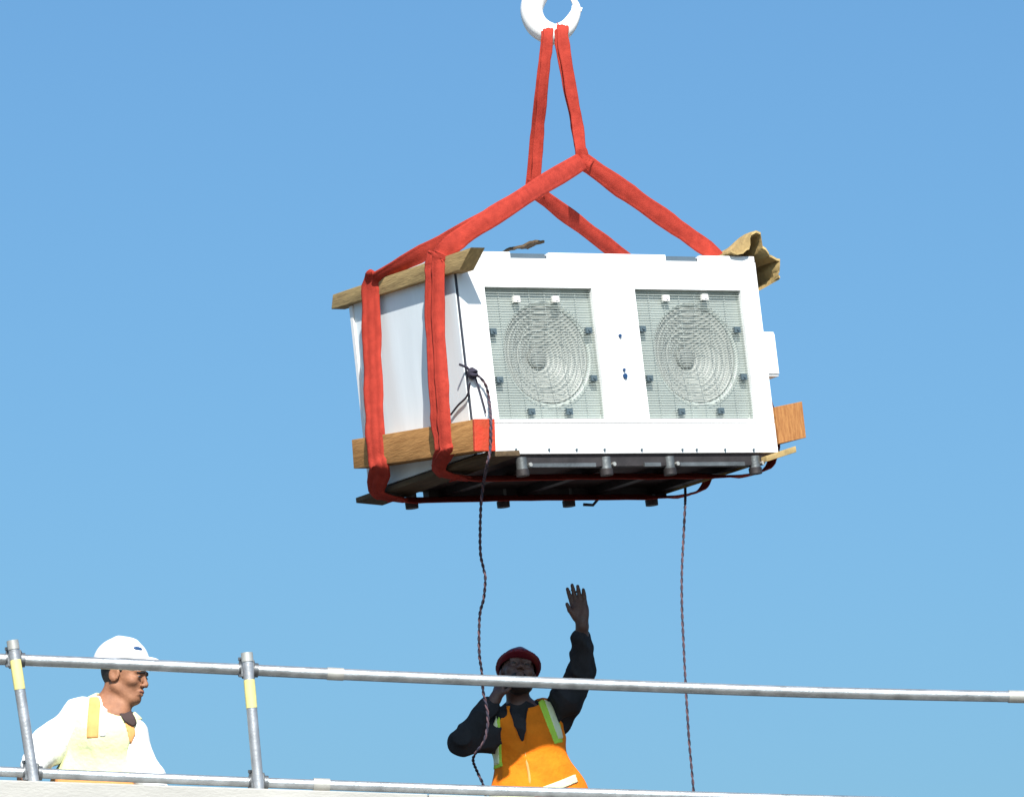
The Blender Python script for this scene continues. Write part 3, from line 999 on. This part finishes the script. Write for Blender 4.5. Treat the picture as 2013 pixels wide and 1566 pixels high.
YR = 25.0
knot = fl(929, 734, -0.02)
r1, b1 = rope('tag_rope', [fl(929, 734, -0.025), fl(944, 742, -0.03), fl(956, 760, -0.03), fl(962, 790, -0.03), fl(965, 830, -0.22), fl(964, 880, -0.22), fl(957, 915, -0.22),
                           at(950, 952, 25.0), at(945, 1000, 25.05), at(944, 1080, 25.1), at(950, 1115, 25.15), at(954, 1135, 25.15), at(951, 1175, 25.2), at(943, 1210, 25.25), at(942, 1280, 25.3), at(947, 1320, 25.35),
                           at(950, 1360, 25.4), at(957, 1390, 25.42), at(959, 1420, 25.42), at(952, 1455, 25.42), at(936, 1478, 25.45), at(930, 1494, 25.5), at(940, 1520, 25.6), at(950, 1543, 25.6), at(956, 1580, 25.6), at(958, 1680, 25.7)],
               0.0068, M['rope'], M['rope_tan'], 'thin tag rope knotted at the front left corner trailing past the worker with raised arm')
k = MB()
for ang in (0, 60, 120):
    a = math.radians(ang)
    pts = [knot + (ux * math.cos(t) * 0.018 + (uz * math.cos(a) + uy * math.sin(a)) * math.sin(t) * 0.022) for t in [2 * math.pi * j / 14 for j in range(15)]]
    k.tube(pts, 0.008, 6)
k.tube([knot, fl(918, 722, -0.015), fl(903, 716, -0.012)], 0.006, 6)
k.build('knot', M['rope'], r1, True, base=b1)
k2 = MB()
k2.tube(spline([knot, fl(938, 752, -0.012), fl(948, 785, -0.012), fl(955, 812, -0.012)], 5), 0.004, 6)
k2.tube(spline([LW(924, 752, 0, -0.012), LW(918, 778, 0, -0.012), LW(900, 797, 0, -0.012), LW(886, 815, 0, -0.012)], 5), 0.005, 6)  # dark cord standing in for the rope's shadow on the left panel
k2.build('loose_end_and_shadow', M['rope'], r1, True, base=b1)
rope('tag_rope', [LW(1347, 955, 1, 0.93), at(1347, 985, 25.75), at(1344, 1050, 25.7), at(1340.5, 1120, 25.6), at(1340.5, 1190, 25.55), at(1343.5, 1260, 25.5), at(1347, 1330, 25.45), at(1351, 1400, 25.4), at(1355, 1460, 25.4), at(1360, 1515, 25.4), at(1364, 1566, 25.4), at(1368, 1680, 25.5)],
     0.0062, M['rope'], M['rope_tan'], 'thin dark tag rope hanging alone in the sky at right', 0.075)


# ================================================================== PEOPLE
def frame(f, up):
    f = Vector(f).normalized(); up = Vector(up)
    l = up.cross(f).normalized(); u_ = f.cross(l).normalized()
    return np.array([[f.x, l.x, u_.x], [f.y, l.y, u_.y], [f.z, l.z, u_.z]])


def head_prims(c, R, s=1.0):
    c = np.array(c)
    T = lambda *p: c + R @ (np.array(p) * s)
    add = [el(T(-.014, 0, .035), np.array((.098, .077, .092)) * s, R, .02),
           el(T(.028, 0, -.035), np.array((.065, .057, .085)) * s, R, .03),
           el(T(.066, 0, -.098), np.array((.026, .028, .022)) * s, R, .025),
           rc(T(-.012, .056, -.055), T(.058, .022, -.098), .018 * s, .015 * s, .03),
           rc(T(-.012, -.056, -.055), T(.058, -.022, -.098), .018 * s, .015 * s, .03),
           el(T(.062, .044, -.022), np.array((.024, .022, .02)) * s, R, .02),
           el(T(.062, -.044, -.022), np.array((.024, .022, .02)) * s, R, .02),
           rc(T(.082, .042, .024), T(.092, .012, .022), .011 * s, .010 * s, .015),
           rc(T(.082, -.042, .024), T(.092, -.012, .022), .011 * s, .010 * s, .015)]
    sub = [el(T(.104, .032, .002), np.array((.020, .017, .013)) * s, R, .012),
           el(T(.104, -.032, .002), np.array((.020, .017, .013)) * s, R, .012)]
    add2 = [rc(T(.090, 0, .014), T(.113, 0, -.028), .008 * s, .0115 * s, .010),
            el(T(.104, .014, -.034), np.array((.011, .008, .008)) * s, R, .006),
            el(T(.104, -.014, -.034), np.array((.011, .008, .008)) * s, R, .006),
            rc(T(.092, .018, -.062), T(.097, 0, -.060), .006 * s, .008 * s, .008),
            rc(T(.092, -.018, -.062), T(.097, 0, -.060), .006 * s, .008 * s, .008),
            rc(T(.090, .016, -.074), T(.094, 0, -.075), .006 * s, .008 * s, .008),
            rc(T(.090, -.016, -.074), T(.094, 0, -.075), .006 * s, .008 * s, .008),
            el(T(.082, .032, .002), np.array((.013, .013, .012)) * s, R, .004),
            el(T(.082, -.032, .002), np.array((.013, .013, .012)) * s, R, .004),
            el(T(-.014, .080, -.004), np.array((.028, .009, .034)) * s, R, .008),
            el(T(-.014, -.080, -.004), np.array((.028, .009, .034)) * s, R, .008)]
    sub2 = [el(T(-.008, .089, 0), np.array((.014, .007, .018)) * s, R, .005),
            el(T(-.008, -.089, 0), np.array((.014, .007, .018)) * s, R, .005),
            rc(T(.104, -.018, -.068), T(.104, .018, -.068), .0035, .0035, .003)]
    return add, sub, add2, sub2, T


def hand_prims(wr, tip_dir, palm_n, thumb_side, spread=0.16, curl=(0.15, 0.1, 0.12, 0.2), s=1.0, thumb_out=0.75):
    """wr wrist point, tip_dir along the hand, palm_n out of the palm, thumb_side +1/-1 along lateral axis"""
    d = Vector(tip_dir).normalized(); n = Vector(palm_n); n = (n - d * n.dot(d)).normalized()
    lat = d.cross(n).normalized() * thumb_side
    wr = Vector(wr); pr = []
    V = lambda a, b, c: wr + d * (a * s) + lat * (b * s) + n * (c * s)
    pr.append(rc(V(-.02, 0, 0), V(.02, 0, 0), .026 * s, .026 * s, .015))
    R = np.array([[d.x, lat.x, n.x], [d.y, lat.y, n.y], [d.z, lat.z, n.z]])
    pr.append(el(V(.058, 0, 0), (.052 * s, .042 * s, .017 * s), R, .015))
    pr.append(el(V(.038, .020, .008), (.034 * s, .018 * s, .016 * s), R, .012))
    pr.append(el(V(.036, -.022, .006), (.036 * s, .016 * s, .014 * s), R, .012))
    for i, (b, ln) in enumerate(((.030, .072), (.0105, .080), (-.0095, .074), (-.029, .058))):
        a0 = V(.092 - abs(i - 1) * .004, b, 0)
        ang = spread * (1.2 - i * 0.8)
        dr = (d * math.cos(ang) + lat * math.sin(ang)).normalized()
        c = curl[i]
        p = a0; seg = (ln * .45, ln * .30, ln * .25)
        rr = (.0108, .0100, .0092, .0080)
        pr.append(rc(V(.060, b * .75, 0), a0, .011 * s, .0100 * s, .006))
        for j in range(3):
            dr2 = (dr * math.cos(c * (j + 1)) + n * math.sin(c * (j + 1))).normalized()
            q_ = p + dr2 * (seg[j] * s)
            pr.append(rc(p, q_, rr[j] * s, rr[j + 1] * s, .003))
            p = q_
    t0 = V(.026, .024, .006); t1 = t0 + (d * .6 + lat * thumb_out + n * .25).normalized() * (.042 * s); t2 = t1 + (d * .85 + lat * thumb_out * .55 + n * .2).normalized() * (.030 * s)
    pr.append(rc(t0, t1, .015 * s, .011 * s, .008)); pr.append(rc(t1, t2, .0108 * s, .0085 * s, .004))
    return pr


def helmet(c, R, m, parent, base, logo=None, s=1.0, visor=0.045):
    c = np.array(c)
    T = lambda *p: c + R @ (np.array(p) * s)
    lo, hi = T(0, 0, 0) - .22, T(0, 0, 0) + .22
    v = Vol(lo, hi, 0.0045)
    v.add(el(T(-.008, 0, .040), np.array((.130, .110, .118)) * s, R, .001))
    v.add(rc(T(-.085, 0, .122), T(-.02, 0, .143), .012 * s, .012 * s, .025), rc(T(-.02, 0, .143), T(.055, 0, .126), .012 * s, .012 * s, .025))
    n = R @ np.array((0.0, 0, -1))
    v.plane(T(0, 0, .040), n)
    v.sub(el(T(-.008, 0, .034), np.array((.121, .101, .112)) * s, R, .002))
    b = v.clone(); b.D[:] = BIG
    b.add(el(T(.002, 0, .043), np.array((.152, .124, .010)) * s, R, .001))
    b.add(el(T(.060, 0, .040), np.array((.085 + visor, .088, .009)) * s, R, .02))
    b.sub(el(T(-.008, 0, .034), np.array((.119, .099, .112)) * s, R, .002))
    v.D = np.minimum(v.D, b.D)
    h = link('hard_hat', v.mesh('hard_hat'), m, parent, base=base)
    if logo is not None:
        lv = Vol(lo, hi, 0.003)
        lv.add(el(T(-.008, 0, .040), np.array((.1325, .1125, .1205)) * s, R, .001))
        f, l, u_ = logo
        lv.inter(el(T(f, l, u_), np.array((.03, .026, .010)) * s, R, .001))
        link('badge', lv.mesh('badge'), M['badge'], h, base=base)
    return h


def bounds(ps, m=0.06):
    lo = np.min([p['lo'] for p in ps], 0) - m; hi = np.max([p['hi'] for p in ps], 0) + m
    return lo, hi


def band(vol, a, b, wdt, name, m, parent, base, off=.004, ylim=None, depth=.25, oval=False):
    """strip on the vest from a to b (world points near its surface)"""
    a, b = Vector(a), Vector(b)
    ax = (b - a).normalized(); nn = VIEW; la = ax.cross(nn).normalized(); nn = la.cross(ax).normalized()
    R = np.array([[ax.x, la.x, nn.x], [ax.y, la.y, nn.y], [ax.z, la.z, nn.z]])
    c = vol.clone(); c.D -= off
    c.inter(el((a + b) / 2, ((b - a).length / 2, wdt / 2, depth * 3), R) if oval else obox((a + b) / 2, ((b - a).length / 2, wdt / 2, depth), R, .001))
    if ylim: c.plane((0, ylim, 0), (0, 1, 0))
    return link(name, c.mesh(name), m, parent, base=base)


def lower_body(hipL, hipR, footL, footR, kneeL, kneeR):
    skin = []; cloth = []; boot = []
    for h_, k_, f_ in ((hipL, kneeL, footL), (hipR, kneeR, footR)):
        h_, k_, f_ = Vector(h_), Vector(k_), Vector(f_)
        an = f_ + Vector((0, 0, .08))
        skin += [rc(h_, k_, .080, .055, .04), rc(k_, an, .055, .038, .03), rc(an, f_ + Vector((.0, -.11, .03)), .036, .030, .03)]
        cloth += [rc(h_, k_, .095, .072, .05), rc(k_, an + Vector((0, 0, .02)), .072, .065, .04)]
        boot += [rc(an + Vector((0, 0, .04)), f_ + Vector((0, 0, .05)), .052, .050, .02), rc(f_ + Vector((0, .02, .048)), f_ + Vector((0, -.13, .042)), .048, .042, .03)]
    return skin, cloth, boot


# ---------------------------------------------------------------- worker with raised arm
YP = 26.42
def P2(px, py, dy=0.0): return at(px, py, YP + dy)


baseB = Vector((P2(1050, 1600).x, YP, DECK))
pB = empty('person', baseB, 'person in maroon hard hat and orange vest raising one hand to the load', 'person')
hc = P2(1018, 1327, -0.03)
RB = frame((0.14, -0.86, 0.46), (0.05, 0.45, 0.88))
ha, hs, ha2, hs2, TB = head_prims(hc, RB, 1.03)
neck_b = P2(1024, 1408, 0.05)
shL, shR = P2(978, 1428, -0.03), P2(1088, 1408, 0.09)
ca, sa_ = math.cos(math.radians(22)), math.sin(math.radians(22))
RT_ = np.array([[ca, -sa_, 0], [sa_, ca, 0], [0, 0, 1.0]])
elL, haL = P2(908, 1458, -0.16), P2(974, 1372, -0.10)
elR, wrR = P2(1143, 1322, -0.05), P2(1144, 1222, -0.16)
hipc = P2(1058, 1640, 0.03)
torso = [el(P2(1038, 1455, .04), (.165, .115, .17), RT_, .05), el(P2(1048, 1530, .03), (.155, .11, .17), RT_, .06),
         el(P2(1054, 1610, .03), (.165, .115, .14), None, .06), rc(shL, shR, .062, .062, .06),
         rc(P2(1025, 1405, .05), P2(1035, 1450, .04), .075, .11, .05)]
armL = [rc(shL, elL, .055, .038, .02), rc(elL, haL, .038, .029, .015)]
armR = [rc(shR, P2(1112, 1372, .0), .066, .060, .04), rc(P2(1112, 1372, .0), elR, .060, .050, .03), rc(elR, wrR, .050, .028, .025)]
feetL, feetR = Vector((hipc.x - .13, YP + .02, DECK)), Vector((hipc.x + .13, YP + .06, DECK))
sk, cl_, bo = lower_body(hipc + Vector((-.09, 0, -.06)), hipc + Vector((.09, 0, -.06)), feetL, feetR,
                         Vector((hipc.x - .11, YP - .05, DECK + .5)), Vector((hipc.x + .11, YP - .03, DECK + .5)))
hand_up = hand_prims(wrR, at(1131, 1150, YP - .17) - at(1144, 1222, YP - .16), Vector((-0.25, -0.9, 0.15)), -1, 0.085, (0.06, 0.05, 0.08, 0.12), 1.08, 0.30)
hand_ear = hand_prims(haL, P2(985, 1335, -.1) - P2(972, 1372, -.1), Vector((0.75, 0.5, 0)), -1, 0.03, (0.4, 0.42, 0.45, 0.5), 0.95)
allp = ha + torso + armL + armR + sk + hand_up + hand_ear
lo, hi = bounds(allp)
v = Vol(lo, hi, 0.0055)
v.add(*ha).sub(*hs).add(*ha2).sub(*hs2)
v.add(rc(TB(-.03, 0, -.05), neck_b, .056, .058, .02))
v.add(*torso).add(*armL).add(*armR).add(*sk).add(*hand_ear).add(*hand_up)
link('body', v.mesh('body'), M['skin_b'], pB, base=baseB)
# eyes, beard and lips
for s_ in (-1, 1):
    e = Vol(TB(.085, .032 * s_, .002) - .03, TB(.085, .032 * s_, .002) + .03, .0025)
    e.add(el(TB(.0865, .032 * s_, .002), (.0115, .011, .007), RB, .001))
    link('eye', e.mesh('eye'), M['eye'], pB, base=baseB)
bv = Vol(TB(0, 0, 0) - .2, TB(0, 0, 0) + .2, .0045)
bv.add(*[p for p in ha]).add(*ha2)
bv.D -= 0.004
bv.inter(el(TB(.055, 0, -.10), (.075, .075, .055), RB)).sub(el(TB(.10, 0, -.068), (.03, .022, .011), RB, .004))
link('beard', bv.mesh('beard'), M['hair'], pB, base=baseB)
hv = Vol(TB(0, 0, 0) - .2, TB(0, 0, 0) + .2, .0045)
hv.add(el(TB(-.014, 0, .035), np.array((.107, .086, .10)), RB, .01)).plane(TB(-.005, 0, 0), RB @ np.array((1, 0, .25))).plane(TB(0, 0, -.055), RB @ np.array((0, 0, -1)))
link('hair', hv.mesh('hair'), M['hair'], pB, base=baseB)
helmet(TB(-.006, 0, .008), RB, M['helmet_r'], pB, baseB, None, 0.90, 0.015)
# jacket
jt = torso + armL + armR
lo, hi = bounds(jt, .09)
v = Vol(lo, hi, 0.006)
v.add(*torso, inflate=.012)
v.add(rc(shL, elL, .074, .060, .03), rc(elL, elL.lerp(haL, .80), .060, .047, .02), rc(elL.lerp(shL, .35) + Vector((0, 0, -.02)), elL.lerp(shL, .8) + Vector((0, 0, -.05)), .06, .06, .03))
v.add(rc(shR, P2(1114, 1375, 0), .082, .074, .05), rc(P2(1114, 1375, 0), elR, .072, .060, .04), rc(elR, elR.lerp(wrR, .66), .060, .050, .03))
v.add(rc(neck_b + Vector((0, 0, -.02)), neck_b + Vector((0, -.005, .022)), .078, .070, .02))
v.folds(.013, 44, 4, (1, 1, .9))
v.sub(rc(neck_b + Vector((0, -.02, .03)), neck_b + Vector((0, -.02, .12)), .062, .075, .01))
link('jacket', v.mesh('jacket'), M['jacket'], pB, base=baseB)
# vest
lo, hi = bounds(torso, .10)
v = Vol(lo, hi, 0.006)
v.add(*torso, inflate=.026)
v.add(el(P2(1064, 1572, .03), (.255, .145, .21), RT_, .06))
v.folds(.008, 22, 9, (1, 1, .5))
# arm holes, neck and the V opening
v.sub(rc(shL + Vector((-.012, 0, .03)), shL + Vector((-.30, -.05, -.06)), .088, .105, .01))
v.sub(rc(shR + Vector((.018, -.01, .0)), elR + Vector((.02, 0, 0)), .078, .10, .01))
v.sub(rc(shR + Vector((.055, 0, -.05)), shR + Vector((.25, 0, -.05)), .07, .10, .01))
v.sub(rc(neck_b + Vector((0, -.035, -.012)), neck_b + Vector((0, -.03, .15)), .092, .11, .01))
vt0, vt1 = P2(1019, 1396, -.12), P2(1031, 1482, -.12)
v.sub(rc(vt0, vt1, .047, .004, .008), rc(vt0 + Vector((0, .06, 0)), vt1 + Vector((0, .03, 0)), .047, .004, .008))
v.plane((0, 0, P2(1050, 1640).z), (0, 0, -1))
vest = link('safety_vest', v.mesh('safety_vest'), M['vest_orange'], pB, base=baseB)


band(v, P2(970, 1402), P2(976, 1512), .062, 'trim_band', M['lime_trim'], vest, baseB, .0035, YP)
band(v, P2(971, 1402), P2(977, 1506), .030, 'reflective_strip', M['reflect'], vest, baseB, .0065, YP)
band(v, P2(1066, 1366), P2(1103, 1460), .062, 'trim_band', M['lime_trim'], vest, baseB, .0035, YP)
band(v, P2(1073, 1366), P2(1104, 1452), .030, 'reflective_strip', M['reflect'], vest, baseB, .0065, YP)
band(v, P2(1062, 1552), P2(1150, 1523), .040, 'reflective_strip', M['reflect'], vest, baseB, .0065, YP)
band(v, P2(950, 1556), P2(1052, 1558), .040, 'reflective_strip', M['reflect'], vest, baseB, .0065, YP)
zp = MB().tube([P2(1032, 1478, -.105), P2(1040, 1520, -.125), P2(1047, 1590, -.13)], .006, 6).build('zip', M['orange_trim'], vest, True, base=baseB)
# trousers and boots
lo, hi = bounds(cl_ + [torso[2]], .05)
v = Vol(lo, hi, 0.009)
v.add(*cl_).add(el(hipc, (.185, .135, .13), None, .05)).folds(.006, 26, 2)
link('trousers', v.mesh('trousers'), M['trouser'], pB, base=baseB)
for b_ in (bo[:2], bo[2:]):
    lo, hi = bounds(b_, .03); v = Vol(lo, hi, .008); v.add(*b_).plane((0, 0, DECK + .002), (0, 0, -1))
    link('boot', v.mesh('boot'), M['boot'], pB, base=baseB)

# ---------------------------------------------------------------- worker in white shirt
YQ = 24.45
def P1(px, py, dy=0.0): return at(px, py, YQ + dy)


baseA = Vector((P1(220, 1600).x, YQ + .1, DECK))
pA = empty('person', baseA, 'person in white hard hat and pale lime vest facing right behind the guardrail', 'person')
hcA = P1(246, 1329, 0)
RA = frame((0.90, -0.40, -0.15), (0.02, 0, 1))
ha, hs, ha2, hs2, TA = head_prims(hcA, RA, 1.0)
neckA = P1(212, 1398, .03)
sL, sR = P1(157, 1412, .04), P1(254, 1448, .03)
eL_, wL = P1(92, 1470, .02), P1(58, 1512, -.28)
eR_, wR = P1(291, 1522, -.03), P1(326, 1575, -.20)
hipA = P1(205, 1625, .25)
torsoA = [el(P1(206, 1455, .03), (.150, .125, .165), None, .06), el(P1(205, 1530, .08), (.150, .12, .16), None, .06),
          el(P1(204, 1600, .18), (.165, .13, .14), None, .06), rc(sL, sR, .062, .058, .06), rc(neckA, P1(208, 1440, .03), .07, .11, .05)]
aL = [rc(sL, eL_, .056, .044, .03), rc(eL_, wL, .043, .028, .02)]
aR = [rc(sR, eR_, .056, .044, .03), rc(eR_, wR, .043, .028, .02)]
fL, fR = Vector((hipA.x - .14, YQ + .25, DECK)), Vector((hipA.x + .14, YQ + .22, DECK))
skA, clA, boA = lower_body(hipA + Vector((-.09, 0, -.05)), hipA + Vector((.09, 0, -.05)), fL, fR,
                           Vector((hipA.x - .13, YQ + .08, DECK + .45)), Vector((hipA.x + .13, YQ + .06, DECK + .45)))
hLp = hand_prims(wL, (-0.1, -0.85, -.35), (0, -.35, -.9), 1, .05, (.5, .5, .5, .5), .95)
hRp = hand_prims(wR, (0.2, -0.85, -.35), (0, -.35, -.9), -1, .05, (.5, .5, .5, .5), .95)
allp = ha + torsoA + aL + aR + skA + hLp + hRp
lo, hi = bounds(allp)
v = Vol(lo, hi, 0.0055)
v.add(*ha).sub(*hs).add(*ha2).sub(*hs2)
v.add(rc(TA(-.035, 0, -.05), P1(214, 1395, .02), .054, .058, .03), rc(TA(.02, 0, -.09), P1(232, 1402, -.03), .03, .045, .03))
v.add(*torsoA).add(*aL).add(*aR).add(*skA).add(*hLp).add(*hRp)
link('body', v.mesh('body'), M['skin_a'], pA, base=baseA)
for s_ in (-1, 1):
    e = Vol(TA(.085, .032 * s_, .002) - .03, TA(.085, .032 * s_, .002) + .03, .0025)
    e.add(el(TA(.0865, .032 * s_, .002), (.0115, .011, .007), RA, .001))
    link('eye', e.mesh('eye'), M['eye'], pA, base=baseA)
    e = Vol(TA(.085, .03 * s_, .026) - .04, TA(.085, .03 * s_, .026) + .04, .0025)
    e.add(rc(TA(.085, .046 * s_, .020), TA(.1005, .014 * s_, .024), .0055, .0055, .001))
    link('eyebrow', e.mesh('eyebrow'), M['hair'], pA, base=baseA)
e = Vol(TA(.09, 0, -.068) - .04, TA(.09, 0, -.068) + .04, .0025)
e.add(rc(TA(.0945, .016, -.063), TA(.1, 0, -.061), .0055, .0065, .003), rc(TA(.0945, -.016, -.063), TA(.1, 0, -.061), .0055, .0065, .003), rc(TA(.093, -.012, -.075), TA(.093, .012, -.075), .006, .006, .003))
link('lips', e.mesh('lips'), M['lips'], pA, base=baseA)
hv = Vol(TA(0, 0, 0) - .2, TA(0, 0, 0) + .2, .0045)
hv.add(el(TA(-.014, 0, .030), np.array((.106, .085, .102)), RA, .01)).plane(TA(-.030, 0, 0), RA @ np.array((1, 0, -.1))).plane(TA(0, 0, -.058), RA @ np.array((.35, 0, -1)))
for s_ in (-1, 1):
    hv.add(rc(TA(.010, .074 * s_, .045), TA(.012, .072 * s_, .016), .010, .007, .006))
link('hair', hv.mesh('hair'), M['hair'], pA, base=baseA)
RH = frame((0.90, -0.40, 0.02), (0.02, 0, 1))
helmet(TA(-.016, 0, .018), RH, M['helmet_w'], pA, baseA, (.108, -.045, .092), 1.02, 0.02)
# shirt
lo, hi = bounds(torsoA + aL + aR, .10)
v = Vol(lo, hi, 0.006)
v.add(*torsoA, inflate=.010)
v.add(rc(sL, eL_, .085, .082, .05), rc(eL_, eL_.lerp(wL, .85), .080, .052, .03))
v.add(rc(sR, eR_, .070, .066, .05), rc(eR_, eR_.lerp(wR, .85), .064, .052, .03))
v.folds(.010, 26, 12, (1, 1, .7))
v.sub(rc(P1(220, 1398, -.01), TA(-.01, 0, -.06), .066, .075, .012))
link('shirt', v.mesh('shirt'), M['shirt_w'], pA, base=baseA)
band(v, P1(238, 1386), P1(270, 1428), .046, 'collar', M['collar'], pA, baseA, .018, YQ, oval=True)
# vest
lo, hi = bounds(torsoA, .10)
v = Vol(lo, hi, 0.006)
v.add(*torsoA, inflate=.024)
v.add(el(P1(194, 1545, .06), (.22, .155, .18), None, .06))
v.folds(.008, 22, 19, (1, 1, .5))
v.sub(rc(sL + Vector((-.015, -.02, .02)), eL_ + Vector((-.03, 0, .0)), .086, .098, .01))
v.sub(rc(sR + Vector((.02, -.0, .0)), eR_ + Vector((.05, -.02, .0)), .085, .10, .01))
v.sub(rc(P1(224, 1392, -.01), TA(-.01, 0, -.03), .088, .10, .01))
v.sub(rc(P1(236, 1400, -.17), P1(247, 1470, -.17), .045, .004, .008))
v.plane((0, 0, P1(200, 1640).z), (0, 0, -1))
vestA = link('safety_vest', v.mesh('safety_vest'), M['vest_lime'], pA, base=baseA)
band(v, P1(189, 1372), P1(185, 1458), .054, 'orange_strip', M['orange_trim'], vestA, baseA, .004, YQ)
band(v, P1(208, 1372), P1(206, 1456), .030, 'reflective_strip', M['reflect_w'], vestA, baseA, .0045, YQ)
band(v, P1(256, 1418), P1(270, 1475), .034, 'orange_strip', M['orange_trim'], vestA, baseA, .004, YQ)
band(v, P1(90, 1532), P1(330, 1540), .060, 'orange_strip', M['orange_trim'], vestA, baseA, .004, YQ + .1)
lo, hi = bounds(clA + [torsoA[2]], .05)
v = Vol(lo, hi, 0.009)
v.add(*clA).add(el(hipA, (.185, .14, .13), None, .05)).folds(.006, 26, 2)
link('trousers', v.mesh('trousers'), M['trouser'], pA, base=baseA)
for b_ in (boA[:2], boA[2:]):
    lo, hi = bounds(b_, .03); v = Vol(lo, hi, .008); v.add(*b_).plane((0, 0, DECK + .002), (0, 0, -1))
    link('boot', v.mesh('boot'), M['boot'], pA, base=baseA)
